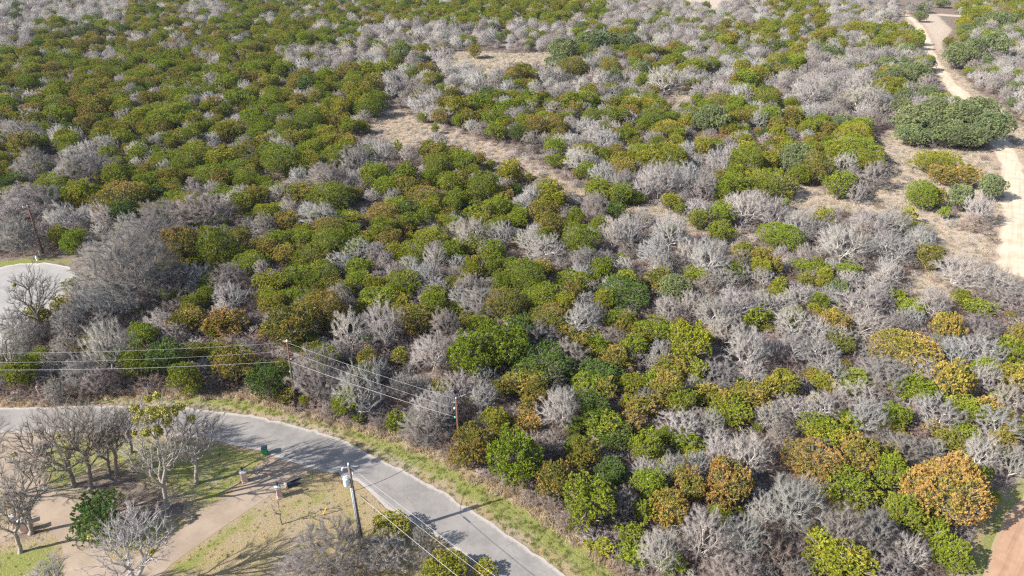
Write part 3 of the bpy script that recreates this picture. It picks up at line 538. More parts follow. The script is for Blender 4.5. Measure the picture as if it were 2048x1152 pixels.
NAME = {'cedar': ('cedar_tree', 'cedar'), 'oak': ('live_oak', 'live oak'), 'w': ('bare_tree', 'bare tree'), 'f': ('bare_tree', 'bare tree'), 'F': ('bare_tree', 'bare tree'), 'b': ('bare_shrub', 'bare shrub'), 'k': ('yard_oak', 'oak tree'), 'K': ('yard_oak', 'oak tree')}
rng = random.Random(7)
TREES = []     # every tree made as an object: dict(root, t, px, py, w, h)
def solve(t, cx, cy, w, h):
    """ground position, crown radius and tree height from the crown's outline in the photo"""
    el = PITCH + math.atan((cy - CY) / FPX); Hc = 3.0
    for _ in range(4):
        p = P(cx, cy, Hc * .62); dep = (np.array(p) - np.array((0, 0, CAMH))) @ FW
        Rr = w / 2 / FPX * dep; hv = h / 2 / FPX * dep * 1.0
        hz = math.sqrt(max(0.0, hv * hv - (Rr * math.sin(el)) ** 2)) / math.cos(el)
        hz = min(max(hz, .50 * Rr), 1.05 * Rr)
        Hc = 2 * hz + (.3 if t not in 'wfF' else .25 * Rr + .4)
    return p.x, p.y, Rr, Hc
def pick(cls, Rr):
    if cls == 'cedar': c = 'cs' if Rr < 2.0 else ('cm' if Rr < 3.7 else 'cl')
    elif cls == 'oak': c = 'lo'
    else: c = cls
    return c
def jitc(c, a, r=rng):
    v = 1 + r.uniform(-a, a); return [min(.9, c[0] * v * (1 + r.uniform(-a, a) * .4)), min(.9, c[1] * v), min(.9, c[2] * v * (1 + r.uniform(-a, a) * .4))]
def make_tree(t, x, y, Rr, Hc, info=None, variant=None, rz=None, barkc=None, cls=None, limbname=None):
    cls0 = KIND[t][0] if t in KIND else t; c = cls or pick(cls0, Rr); lib = LIB[c]
    R0, H0, tm, cm = lib[variant if variant is not None else rng.randrange(len(lib))][:4]
    nm, cat = NAME[cls0]
    e = link(bpy.data.objects.new(nm, None)); e.empty_display_size = .3
    e.location = (x, y, 0); e.rotation_euler = (0, 0, rng.uniform(0, 6.28) if rz is None else rz); e.scale = (Rr / R0, Rr / R0, Hc / H0)
    e['category'] = cat
    tr = link(bpy.data.objects.new('trunk' if cls0 in ('cedar', 'oak') else 'limbs', tm)); tr.parent = e
    cr = link(bpy.data.objects.new('crown' if cls0 in ('cedar', 'oak') else 'twigs', cm)); cr.parent = e
    if t in KIND and KIND[t][2]:
        tint, tip, rust = KIND[t][1:4]
        cr['tint'] = jitc(tint, .14); cr['tipc'] = jitc(tip, .10); cr['rust'] = max(0., rust + rng.uniform(-.12, .12))
        bc = [.26, .22, .19]
    else: bc = jitc(barkc or KIND[t][1], .13)
    tr['bark'] = bc; cr['bark'] = [v * .66 for v in bc] if (t in KIND and not KIND[t][2]) or t in 'kK' else [.30, .26, .22]
    d = dict(root=e, t=t, x=x, y=y, R=Rr, H=Hc); d.update(info or {}); TREES.append(d); return d
rows = [r.split() for r in DATA.replace('\n', ';').split(';') if r.strip()]
occ = []
for r in rows:
    t = r[0]; cx, cy, w, h = map(float, r[1:])
    x, y, Rr, Hc = solve(t, cx, cy, w, h)
    Rm = Rr * (1.10 if t in 'gdyoralR' else 1.05)
    make_tree(t, x, y, Rm, Hc * 1.04, dict(cx=cx, cy=cy, w=w, h=h)); occ.append((x, y, Rr))

# ------------------------------------------------------------------ fill of the wood: what grows where (64 x 48 pixel cells of the photo)
CELLS = [  # 0 bare, 1 mixed, 2 cedar, 3 live oak, 4 sparse brush, 5 open
 [0, 0, 0, 0, 1, 1, 0, 1, 1, 1, 1, 1, 2, 2, 2, 2, 2, 2, 1, 0, 0, 0, 0, 0, 1, 1, 0, 0, 4, 5, 1, 1],
 [0, 1, 1, 1, 1, 1, 1, 1, 2, 2, 1, 0, 0, 0, 0, 0, 0, 0, 3, 1, 0, 0, 1, 1, 1, 1, 0, 1, 1, 5, 3, 3],
 [2, 1, 2, 1, 2, 2, 1, 2, 2, 0, 0, 0, 1, 1, 0, 0, 0, 3, 3, 1, 1, 1, 0, 0, 1, 0, 0, 0, 3, 5, 3, 0],
 [2, 1, 2, 1, 2, 2, 1, 1, 1, 1, 2, 1, 0, 1, 0, 0, 1, 0, 0, 0, 1, 0, 0, 1, 0, 0, 0, 1, 3, 5, 0, 0],
 [1, 2, 2, 2, 1, 2, 1, 1, 2, 1, 2, 2, 4, 0, 1, 1, 2, 2, 1, 2, 2, 1, 2, 2, 1, 0, 0, 0, 3, 3, 3, 0],
 [0, 1, 1, 2, 2, 2, 2, 2, 2, 2, 2, 5, 4, 4, 1, 2, 2, 0, 0, 2, 1, 2, 2, 1, 2, 2, 2, 5, 3, 3, 3, 0],
 [1, 0, 0, 0, 1, 2, 2, 2, 2, 2, 2, 0, 4, 2, 2, 4, 4, 1, 1, 2, 2, 2, 0, 1, 2, 2, 2, 5, 5, 5, 5, 5],
 [2, 1, 0, 1, 2, 2, 2, 2, 2, 0, 0, 0, 2, 2, 2, 2, 4, 4, 1, 0, 0, 0, 1, 1, 2, 5, 1, 5, 5, 5, 5, 5],
 [0, 0, 1, 1, 1, 2, 2, 2, 2, 2, 2, 4, 2, 2, 2, 2, 1, 1, 4, 4, 1, 1, 0, 0, 0, 5, 5, 5, 5, 5, 5, 5],
 [0, 0, 0, 0, 0, 0, 0, 0, 1, 2, 2, 2, 2, 2, 1, 1, 1, 1, 0, 0, 0, 0, 4, 4, 0, 0, 0, 0, 0, 5, 5, 5],
 [5, 0, 0, 0, 0, 2, 2, 2, 2, 2, 2, 0, 1, 0, 1, 1, 1, 0, 0, 0, 0, 0, 0, 1, 0, 0, 0, 0, 0, 5, 5, 5],
 [5, 5, 0, 0, 0, 1, 1, 2, 2, 2, 2, 2, 0, 0, 1, 2, 2, 2, 1, 0, 0, 0, 0, 0, 0, 1, 0, 0, 0, 4, 4, 4]]
WOOD = TREELINE + [(2000, 1700), (2048, 1500), (1890, 1250), (1915, 1150), (1955, 1060), (2000, 1000), (2060, 955), (2900, 800), (2600, 560), (2600, -150), (-700, -150), (-700, 830)]
HOLES = CLEARINGS + [CULDESAC, DIRTROAD, [(-300, 540), (0, 538), (100, 525), (160, 535), (150, 512), (60, 512), (0, 520), (-300, 525)], [(2048, 940), (2000, 975), (1960, 1040), (1925, 1100), (1890, 1152), (1870, 1300), (2400, 1500), (2400, 800)]]
cand = []; yy = 20.0
while yy < 620:
    sp = 4.1 if yy < 150 else (4.6 if yy < 300 else 5.4); xr = yy * .92 + 40
    for xx in np.arange(-xr, xr, sp): cand.append((xx + rng.uniform(-.45, .45) * sp, yy + rng.uniform(-.45, .45) * sp))
    yy += sp * .92
cand = np.array(cand); ins = sdist(PP(WOOD), cand[:, 0], cand[:, 1]) > .8
for hpoly in HOLES: ins &= sdist(PP(hpoly), cand[:, 0], cand[:, 1]) < -.6
dcl = np.full(len(cand), -1e9)
for hpoly in CLEARINGS: dcl = np.maximum(dcl, sdist(PP(hpoly), cand[:, 0], cand[:, 1]))
dcl = dcl[ins]; cand = cand[ins]; OC = np.array(occ); fill = []
for (x, y), dc_ in zip(cand, dcl):
    px, py, dep = proj(x, y, 3)
    if px < -420 or px > 2250 or py < -70 or py > 1320: continue
    row = int(max(0, py) // 48); col = int(min(31, max(0, px // 64)))
    z = 'WMGLo.'[CELLS[row][col]] if row < 12 else 'U'
    q = rng.random()
    if z == '.': continue
    if z == 'o':
        if q > .30: continue
        t = 'b' if q < .22 else 'f'
    elif z == 'G': t = 'g' if q < .26 else 'y' if q < .53 else 'o' if q < .73 else 'd' if q < .75 else 'f' if q < .90 else 'w'
    elif z == 'M': t = 'g' if q < .22 else 'o' if q < .38 else 'y' if q < .52 else 'd' if q < .55 else 'w' if q < .74 else 'f'
    elif z == 'W': t = 'w' if q < .42 else 'f' if q < .84 else 'g' if q < .89 else 'o' if q < .92 else 'l' if q < .94 else 'b'
    elif z == 'L': t = 'l' if q < .34 else 'f' if q < .6 else 'w' if q < .8 else 'g'
    else: t = 'f' if q < .30 else 'w' if q < .48 else 'b' if q < .62 else 'o' if q < .77 else 'g' if q < .91 else 'y'
    if dc_ > -1.6 and t != 'b' and z != 'o': continue
    Rr = rng.choice((rng.uniform(1.2, 2.2), rng.uniform(1.9, 2.9), rng.uniform(2.2, 3.4))) if t != 'b' else rng.uniform(1.0, 1.8)
    if y > 200: Rr *= 1.15
    if t in 'gyodl' and z in 'GM': Rr *= 1.12
    if t in 'wf' and z in 'GM': Rr *= .88
    dd = np.hypot(OC[:, 0] - x, OC[:, 1] - y); s = (dd / (OC[:, 2] + Rr)).min()
    if s < .62 and z != 'o':
        if s < .42 or dd.min() < 1.2: continue
        Rr *= .62
        if t in 'gyod' and rng.random() < .3: t = 'f'
        elif t in 'wf' and z in 'GMU' and rng.random() < .3: t = 'o' if rng.random() < .5 else 'g'
    if y < 130 and t in 'gyodwf': Rr = min(Rr, 2.3)
    if px < -60 or px > 2110 or py > 1190:
        if t == 'b': continue
    Hc = Rr * rng.uniform(1.45, 1.95) if t in 'gyodl' else Rr * rng.uniform(1.5, 2.1)
    if t == 'b': Hc = Rr * 1.2
    fill.append((t, x, y, Rr, Hc, px, py, dep))
fill.sort(key=lambda f: -f[3] / f[7])
ncount = {'cedar': sum(1 for d in TREES if KIND[d['t']][0] == 'cedar'), 'bare': sum(1 for d in TREES if KIND[d['t']][0] in 'wfF'), 'shrub': sum(1 for d in TREES if d['t'] == 'b')}
print('listed', ncount, 'fill', len(fill))
rest = []
for f in fill:
    kk = {'b': 'shrub', 'l': 'oak'}.get(f[0], 'bare' if f[0] in 'wf' else 'cedar')
    inframe = -30 < f[5] < 2078 and -10 < f[6] < 1170
    if kk in ('cedar', 'bare') and ncount[kk] < 296 and inframe:
        ncount[kk] += 1; s = FPX / f[7]
        make_tree(f[0], f[1], f[2], f[3], f[4], dict(cx=f[5], cy=f[6], w=2 * f[3] * s, h=1.5 * f[3] * s))
    else: rest.append(f)
print('after', ncount, 'rest', len(rest))

# ---- the rest of the wood: one object per kind, instanced on points
def stuff(name, label, protos, pts):
    """pts rows: x,y,z, rz, sx, sy, sz, idx, tint3, tipc3, rust, bark3"""
    col = bpy.data.collections.new(name + '_kinds')
    for i, me in enumerate(protos):
        o = bpy.data.objects.new(f'{name}_kind_{i:02d}', me); col.objects.link(o)
    A = np.array(pts, np.float32); me = bpy.data.meshes.new(name); me.vertices.add(len(A)); me.vertices.foreach_set('co', A[:, :3].ravel())
    def add(n, ty, v, key): a = me.attributes.new(n, ty, 'POINT'); a.data.foreach_set(key, np.ascontiguousarray(v).ravel())
    add('rot', 'FLOAT_VECTOR', np.stack([0 * A[:, 3], 0 * A[:, 3], A[:, 3]], 1).astype(np.float32), 'vector'); add('scl', 'FLOAT_VECTOR', A[:, 4:7], 'vector')
    add('idx', 'INT', A[:, 7].astype(np.int32), 'value'); add('tint', 'FLOAT_VECTOR', A[:, 8:11], 'vector'); add('tipc', 'FLOAT_VECTOR', A[:, 11:14], 'vector')
    add('rust', 'FLOAT', A[:, 14], 'value'); add('bark', 'FLOAT_VECTOR', A[:, 15:18], 'vector')
    o = link(bpy.data.objects.new(name, me)); tag(o, label, None, kind='stuff')
    ng = bpy.data.node_groups.new(name, 'GeometryNodeTree'); ng.interface.new_socket('Geometry', in_out='INPUT', socket_type='NodeSocketGeometry'); ng.interface.new_socket('Geometry', in_out='OUTPUT', socket_type='NodeSocketGeometry')
    gi, go = ng.nodes.new('NodeGroupInput'), ng.nodes.new('NodeGroupOutput'); ip = ng.nodes.new('GeometryNodeInstanceOnPoints'); ci = ng.nodes.new('GeometryNodeCollectionInfo')
    ci.inputs['Collection'].default_value = col; ci.inputs['Separate Children'].default_value = True; ci.inputs['Reset Children'].default_value = True
    ip.inputs['Pick Instance'].default_value = True
    def na(n, ty):
        a = ng.nodes.new('GeometryNodeInputNamedAttribute'); a.data_type = ty; a.inputs[0].default_value = n
        return next(s for s in a.outputs if s.enabled and s.name == 'Attribute')
    e2r = ng.nodes.new('FunctionNodeEulerToRotation')
    ng.links.new(na('rot', 'FLOAT_VECTOR'), e2r.inputs[0]); ng.links.new(e2r.outputs[0], ip.inputs['Rotation'])
    ng.links.new(na('scl', 'FLOAT_VECTOR'), ip.inputs['Scale']); ng.links.new(na('idx', 'INT'), ip.inputs['Instance Index'])
    ng.links.new(gi.outputs[0], ip.inputs['Points']); ng.links.new(ci.outputs[0], ip.inputs['Instance']); ng.links.new(ip.outputs[0], go.inputs[0])
    md = o.modifiers.new('scatter', 'NODES'); md.node_group = ng; return o
def joined(name, a, b):
    """crown and trunk of one tree as a single mesh, for the distant wood"""
    bm = bmesh.new(); bm.from_mesh(b); n = len(bm.faces); bm.from_mesh(a); bm.faces.ensure_lookup_table()
    bi = 1 if len(b.materials) > 1 else 0
    for f in bm.faces[n:]: f.material_index = bi
    me = bpy.data.meshes.new(name); bm.to_mesh(me); bm.free()
    for m in b.materials: me.materials.append(m)
    return me
J = {k: [joined(k + '_joined', v[2], v[3]) for v in LIB[k]] for k in ('cs', 'cm', 'lo', 'w', 'f', 'b')}
def pt(t, x, y, Rr, Hc, base, lst, r=rng):
    cls0 = KIND[t][0]; c = 'cm' if cls0 == 'cedar' else 'lo' if cls0 == 'oak' else cls0; k = r.randrange(len(LIB[c])); R0, H0 = LIB[c][k][:2]
    tint, tip, rust = KIND[t][1:4]; bk = jitc(tuple(v * .76 for v in tint), .13) if tip is None else [.28, .24, .2]
    lst.append([x, y, 0, r.uniform(0, 6.28), Rr / R0, Rr / R0, Hc / H0, base[c] + k, *jitc(tint, .16), *(jitc(tip, .1) if tip else (0, 0, 0)), max(0, rust + r.uniform(-.15, .15)), *bk])
cw, bw = [], []
for f in rest:
    if f[0] in 'gyodl': pt(f[0], f[1], f[2], f[3], f[4], {'cm': 0, 'lo': len(J['cm'])}, cw)
    else: pt(f[0], f[1], f[2], f[3], f[4], {'w': 0, 'f': len(J['w']), 'b': len(J['w']) + len(J['f'])}, bw)
stuff('cedar_woodland', 'distant green and olive cedars and oaks filling the wood', J['cm'] + J['lo'], cw)
stuff('bare_woodland', 'distant leafless grey trees filling the wood', J['w'] + J['f'] + J['b'], bw)
# ---- undergrowth: low brown and grey brush on the floor of the wood, thin on the clearings
ug = []; c2 = []
yy = 22.0
while yy < 330:
    sp = 1.55 if yy < 110 else 2.6 if yy < 200 else 4.0; xr = yy * .88 + 25
    for xx in np.arange(-xr, xr, sp): c2.append((xx + rng.uniform(-.6, .6) * sp, yy + rng.uniform(-.6, .6) * sp))
    yy += sp * .9
c2 = np.array(c2); dW = sdist(PP(WOOD), c2[:, 0], c2[:, 1]); dC = np.full(len(c2), -1e9)
for hp in CLEARINGS: dC = np.maximum(dC, sdist(PP(hp), c2[:, 0], c2[:, 1]))
dR = np.full(len(c2), -1e9)
for hp in (CULDESAC, DIRTROAD, HOLES[-1], HOLES[-2]): dR = np.maximum(dR, sdist(PP(hp), c2[:, 0], c2[:, 1]))
dS = sdist(PP(CLEARINGS[2]), c2[:, 0], c2[:, 1])
for (x, y), a, b, c, s in zip(c2, dW, dC, dR, dS):
    if a < -.2 or c > -.5: continue
    if b > -.3 and rng.random() > (.40 if s > 0 else .12): continue
    t = 'b'; sc_ = rng.uniform(.5, 1.05) if b < 0 else rng.uniform(.4, .95)
    v = rng.choice([(.24, .20, .185), (.20, .15, .13), (.30, .27, .25), (.17, .12, .10)]) if s < 0 else rng.choice([(.42, .37, .35), (.36, .31, .29)])
    ug.append([x, y, 0, rng.uniform(0, 6.28), sc_, sc_, sc_ * rng.uniform(.5, 1.0), rng.randrange(4), 0, 0, 0, 0, 0, 0, 0, *jitc(v, .2)])
stuff('undergrowth', 'low brown and grey brush over the floor of the wood', J['b'], ug)
# ---- grass tufts on verge and lawns
def tuft_mesh(seed):
    rg = np.random.default_rng(seed); n = 60; st = np.c_[rg.normal(0, .16, (n, 2)), np.zeros(n)]; d = unit(np.c_[rg.normal(0, .5, (n, 2)), np.ones(n)]); ln = rg.uniform(.12, .3, (n, 1))
    V, F = spikes_np(st, st + d * ln, np.full(n, .014)); return np_mesh('grass_tuft', V, F, (M_leaf,), attrs={'tip': rg.random(n * 3), 'val': rg.random(n * 3)})
gr = []; verge, lot = PP(VERGE), PP(LOT); holes = [PP(DRIVE1), PP(ROAD_UP + ROAD_LO)]
gc = np.array([(rng.uniform(-75, 40), rng.uniform(30, 88)) for _ in range(26000)] )
v = sdist(verge, gc[:, 0], gc[:, 1]); l = sdist(lot, gc[:, 0], gc[:, 1]); bad = np.maximum(sdist(holes[0], gc[:, 0], gc[:, 1]), sdist(holes[1], gc[:, 0], gc[:, 1]))
tl = sdist(PP(WOOD), gc[:, 0], gc[:, 1])
for (x, y), a, b, c, w_ in zip(gc, v, l, bad, tl):
    if c > -.15 or max(a, b) < 0: continue
    nearwood = abs(w_) < 1.6
    if b > 0 and rng.random() < .75: continue
    s = rng.uniform(.5, 1.1) * (1.9 if nearwood else 1.0 if a > 0 else .6)
    tint = rng.choice([(.50, .40, .27), (.46, .34, .22)]) if nearwood else rng.choice([(.24, .28, .05), (.36, .33, .12), (.20, .25, .045), (.40, .32, .17)])
    gr.append([x, y, 0, rng.uniform(0, 6.28), s, s, s * (1.5 if nearwood else .8), rng.randrange(3), *jitc(tint, .2), *jitc(tint, .2), .3, .3, .3, .3])
cg = np.array([(rng.uniform(20, 260), rng.uniform(70, 330)) for _ in range(60000)]); cg = np.vstack([cg, np.array([(rng.uniform(-60, 60), rng.uniform(130, 330)) for _ in range(26000)])])
dc = np.full(len(cg), -1e9)
for hp in CLEARINGS + [HOLES[-1]]: dc = np.maximum(dc, sdist(PP(hp), cg[:, 0], cg[:, 1]))
dr = np.maximum(sdist(PP(DIRTROAD), cg[:, 0], cg[:, 1]), sdist(PP(TRACK), cg[:, 0], cg[:, 1]))
for (x, y), a, b in zip(cg, dc, dr):
    if a < -1 or b > -.4: continue
    s = rng.uniform(1.0, 2.6); tint = rng.choice([(.50, .42, .33), (.42, .35, .28), (.56, .46, .34), (.36, .32, .22)])
    gr.append([x, y, 0, rng.uniform(0, 6.28), s, s, s * .8, rng.randrange(3), *jitc(tint, .15), *jitc(tint, .15), .3, .3, .3, .3])
stuff('grass', 'short rough grass tufts on the verge and lawns', [tuft_mesh(i) for i in range(3)], gr)

# ------------------------------------------------------------------ oaks of the yard at the lower left: base pixel, crown centre pixel, crown width, crown top y
YARD = [  # bx,by, crown cx, top y, width, bark, label, mistletoe
 (333, 1015, 304, 792, 155, (.27, .24, .215), 'tall pale trunked oak with yellow green mistletoe high in its crown', 1),
 (391, 967, 396, 808, 128, (.27, .24, .22), 'slim straight oak standing alone between the mistletoe oak and the road', 0),
 (150, 970, 92, 816, 195, (.19, .165, .14), 'dark oak leaning over the tan driveway, near the culvert', 0),
 (181, 977, 170, 806, 150, (.19, .165, .14), 'dark forked oak just right of the oak leaning over the driveway', 0),
 (232, 948, 232, 812, 84, (.22, .19, .165), 'slender dark oak in the middle of the lawn island', 0),
 (219, 944, 205, 850, 60, (.22, .19, .165), 'thin low oak beside the slender one on the lawn island', 0),
 (262, 905, 262, 800, 84, (.22, .19, .165), 'grey oak at the road edge behind the mistletoe oak', 0),
 (62, 1067, 40, 900, 165, (.24, .21, .18), 'grey forked oak beside the two stone pillars of the left driveway', 0),
 (41, 1105, 8, 975, 100, (.27, .24, .21), 'pale oak with a twin stem at the left edge of the lawn', 0),
 (272, 1196, 262, 1022, 178, (.33, .30, .29), 'wide pale many stemmed oak at the driveway fork', 0),
 (92, 1225, 98, 1118, 92, (.30, .27, .25), 'small pale oak whose crown pokes in at the bottom edge', 0),
 (-70, 1010, -50, 840, 150, (.22, .19, .17), 'dark oak at the far left edge with only its outer twigs showing', 0),
 (85, 668, 52, 532, 104, (.17, .15, .13), 'dark spreading oak reaching over the pale turning circle', 2),
 (20, 770, 24, 640, 60, (.22, .2, .17), 'thin grey oak rising beside the turning circle, left of the wires', 0)]
for i, (bx, by, cxx, ty, w, bark, lab, mi) in enumerate(YARD):
    p = P(bx, by); dep = (np.array(p) - np.array((0, 0, CAMH))) @ FW
    # height at which the ray through (cxx, ty) passes over the base's depth
    d = FW + (cxx - CX) / FPX * np.array((1, 0, 0)) - (ty - CY) / FPX * UP; tt = p.y / d[1]; top = CAMH + tt * d[2]; topx = d[0] * tt
    Rr = w / 2 / FPX * (dep - top * .35); lean = (topx - p.x)
    l, t, nd = bare_mesh(300 + i, Rr, top, zb=top * .36, ntip=int(60 + 75 * Rr), fork=top * .26, ntw=int(650 * Rr), twL=.75, twr=.011, r0=.022, gnarl=.11, pathw=.8, shell=.25, lean=lean)
    e = empty('yard_oak', p, lab, 'oak tree', 'oaks standing in the yard')
    a = link(bpy.data.objects.new('limbs', np_mesh('yard_limbs', l[0], l[1], (M_bark,)))); a.parent = e; a['bark'] = list(bark)
    b = link(bpy.data.objects.new('twigs', np_mesh('yard_twigs', t[0], t[1], (M_bark,)))); b.parent = e; b['bark'] = [min(.6, v * 1.05) for v in bark]
    rg = np.random.default_rng(i)
    nb = {1: 24, 2: 1}.get(mi, 2 if i in (2, 3, 9) else 0)
    hi = nd[nd[:, 2] > top * (.72 if mi == 1 else .5)]
    for q in range(nb):
        c = hi[rg.integers(0, len(hi))] ; s = rg.uniform(.35, .85) if mi == 1 else .35
        n = int(520 * s); dd = rnd_dirs(rg, n); ps = c + dd * s * rg.random((n, 1)) ** .4 * .8; e1 = rnd_dirs(rg, n) * .10; e2 = unit(np.cross(e1, rnd_dirs(rg, n))) * .06
        V = np.stack([ps - e1, ps + e2, ps + e1, ps - e2], 1).reshape(-1, 3)
        o = link(bpy.data.objects.new('mistletoe', np_mesh('mistletoe', V, np.arange(len(V)).reshape(-1, 4), (M_mistle,)))); o.parent = e
# sapling, evergreen bush
p = P(564, 1049); e = empty('sapling', p, 'small leafless sapling alone on the dry lawn, right of the driveway', 'sapling')
l, t, nd = bare_mesh(401, .95, 5.2, zb=1.5, ntip=30, fork=1.0, ntw=110, twL=.5, twr=.014, r0=.021, gnarl=.08, shell=.3, lean=-.3)
for nm, g, bk in (('limbs', l, (.17, .14, .13)), ('twigs', t, (.27, .22, .2))):
    a = link(bpy.data.objects.new(nm, np_mesh('sapling_' + nm, g[0], g[1], (M_bark,)))); a.parent = e; a['bark'] = list(bk)
x, y, Rr, Hc = solve('l', 198, 1032, 98, 96)
e = empty('evergreen_bush', (x, y, 0), 'round leafy green bush on the lawn island beside the driveway', 'bush')
R0, H0, tm, cm = LIB['lg'][0]; e.scale = (Rr / R0 * 1.15, Rr / R0 * 1.15, Hc / H0 * 1.1)
a = link(bpy.data.objects.new('stems', tm)); a.parent = e; a['bark'] = [.25, .2, .17]
a = link(bpy.data.objects.new('crown', cm)); a.parent = e; a['tint'] = [.20, .31, .08]; a['tipc'] = [.32, .42, .14]; a['rust'] = .35; a['bark'] = [.3, .26, .22]

# ------------------------------------------------------------------ power poles and wires
def pole(base_px, top_px, label, wood, r0=.17, r1=.11):
    p = P(*base_px); d = FW + (top_px[0] - CX) / FPX * np.array((1, 0, 0)) - (top_px[1] - CY) / FPX * UP; t = p.y / d[1]
    top = Vector((d[0] * t, p.y, CAMH + d[2] * t))
    top.x = p.x + max(-.5, min(.5, top.x - p.x))
    e = empty('power_pole', p, label, 'power pole', 'wooden power poles'); H = top.z; lx = top.x - p.x
    MB().tube([(0, 0, -.3), (lx * .5, 0, H * .5), (lx, 0, H)], [r0, (r0 + r1) / 2, r1], 12).build('shaft', wood, e, True)
    def at(z): return Vector((lx * z / H, 0, z))
    return e, at, H
def insulator(e, pos, m, s=.12, name='insulator'):
    mb = MB(); n = 5
    mb.tube([pos + Vector((0, 0, -.02)), pos + Vector((0, 0, .08)), pos + Vector((0, 0, .10)), pos + Vector((0, 0, .2)), pos + Vector((0, 0, .22)), pos + Vector((0, 0, .3))], [s * .5, s, s * .5, s * .95, s * .5, s * .3], 10)
    mb.build(name, m, e, True)
def wire(name, a, b, sag, r, m, label, group=None, n=24):
    a, b = Vector(a), Vector(b); pts = [a.lerp(b, k / n) + Vector((0, 0, -4 * sag * (k / n) * (1 - k / n))) for k in range(n + 1)]
    o = MB().tube([q - a for q in pts], r, 5).build(name, m, None, True); o.location = a
    return tag(o, label, 'power line', group)
eA, atA, HA = pole((592, 812), (575, 683), 'red brown power pole behind the road bend, three wires on both sides', M_wood_dark)
eC, atC, HC = pole((920, 915), (912, 797), 'dark power pole with wires, half hidden at the edge of the wood', M_wood_dark)
eB, atB, HB = pole((725, 1086), (697, 930), 'grey power pole with white transformer standing beside the road', M_wood_grey, .19, .13)
eD, atD, HD = pole((86, 506), (55, 412), 'thin dark power pole behind the pale turning circle', M_wood_dark, .16, .11)
LV = (0, .30, .60)   # drop of each wire below the top, share of height: read off pole A
zA = [HA + .22, HA * .74, HA * .545]
insulator(eA, atA(HA), M_porcelain, .15); insulator(eA, atA(HA * .74 - .1) + Vector((.2, 0, 0)), M_porcelain, .1); insulator(eA, atA(HA * .545 - .1) + Vector((.2, 0, 0)), M_glassgreen, .11); insulator(eA, atA(HA * .545 - .1) + Vector((-.2, 0, 0)), M_glassgreen, .1)
MB().tube([atA(HA - .1) + Vector((-.55, .1, .1)), atA(HA - .1) + Vector((.45, .1, .05))], .05, 6).build('bracket', M_metal, eA)
zC = [HC - .05, HC * .60, HC * .25]
d = FW + (912 - CX) / FPX * np.array((1, 0, 0))
def zat(e, py):
    p = e.location; q = FW - (py - CY) / FPX * UP; return CAMH + q[2] * p.y / q[1]
zC = [zat(eC, 798), zat(eC, 816), zat(eC, 834)]; zA = [zat(eA, 685), zat(eA, 702), zat(eA, 722)]
insulator(eC, atC(zC[1] - .15) + Vector((-.25, 0, 0)), M_porcelain, .12); insulator(eC, atC(zC[2] - .15) + Vector((-.25, 0, 0)), M_glassgreen, .12); insulator(eC, atC(HC - .1), M_porcelain, .08)
MB().tube([atC(HC - .6) + Vector((-.35, .05, 0)), atC(HC - .6) + Vector((.3, .05, 0))], .04, 6).build('bracket', M_metal, eC)
def wp(e, at, z, dx=0): return e.location + at(min(z, 99)) + Vector((dx, 0, 0))
lv = ('topmost', 'middle', 'lowest')
def zleft(py, x3, y3):
    q = FW - (py - CY) / FPX * UP; return CAMH + q[2] * y3 / q[1]
ends = [(706, 0), (724, 0), (739, 0)]
for k in range(3):
    a = wp(eA, atA, zA[k], -.05 if k != 2 else -.2); c = wp(eC, atC, zC[k], -.05 if k == 0 else -.25)
    wire('overhead_wire', a, c, .25, .013 if k < 2 else .020, M_wire, f'{lv[k]} wire between the red brown pole and the half hidden dark pole', 'wires between the two roadside poles')
    yl = a.y - 1.0; xl = -62.0 - 12
    b = Vector((xl, yl, zleft((704, 722, 737)[k] + (2, 3, 2)[k], xl, yl)))
    wire('overhead_wire', a, b, .55, .013 if k < 2 else .019, M_wire, f'{lv[k]} wire running off to the left from the red brown pole', 'wires left of the red brown pole')
# pole B: transformer, cut-outs, conduit
tz = zat(eB, 964); s = MB(); tc = atB(tz) + Vector((-.48, -.12, -.45)); tc = tc + Vector((0, 0, .1))
s.tube([tc, tc + Vector((0, 0, .06)), tc + Vector((0, 0, .95)), tc + Vector((0, 0, 1.0)), tc + Vector((0, 0, 1.06))], [.27, .30, .30, .32, .2], 18)
tr = s.build('transformer', M_white, eB, True)
for dx, dy in ((-.12, 0), (.1, .08), (0, -.14)): MB().tube([tc + Vector((dx, dy, 1.05)), tc + Vector((dx, dy, 1.16)), tc + Vector((dx, dy, 1.18)), tc + Vector((dx, dy, 1.3)), tc + Vector((dx, dy, 1.36))], [.04, .075, .04, .06, .02], 8).build('bushing', M_porcelain, tr, True)
MB().box(tuple(atB(tz) + Vector((-.2, -.05, -.1))), .3, .12, .1).box(tuple(atB(tz) + Vector((-.2, -.05, .35))), .3, .12, .1).build('bracket', M_metal, eB)
ct = atB(HB - .35) + Vector((-.62, -.1, -.35)); MB().tube([atB(HB - .3), ct + Vector((0, 0, .45))], .04, 6).build('bracket', M_metal, eB)
MB().tube([ct, ct + Vector((-.1, 0, .15)), ct + Vector((-.02, 0, .4)), ct + Vector((.12, 0, .5))], [.07, .09, .07, .05], 8).tube([ct + Vector((-.12, -.02, 0)), ct + Vector((.1, .02, .52))], .03, 6).build('fuse_cutout', M_porcelain, eB, True)
MB().tube([atB(HB - .25) + Vector((-.1, 0, 0)), atB(HB - .25) + Vector((.9, .1, .02))], .03, 6).build('bracket', M_metal, eB)
insulator(eB, atB(HB), M_porcelain, .1); insulator(eB, atB(zat(eB, 947) - .1) + Vector((.28, 0, 0)), M_porcelain, .09)
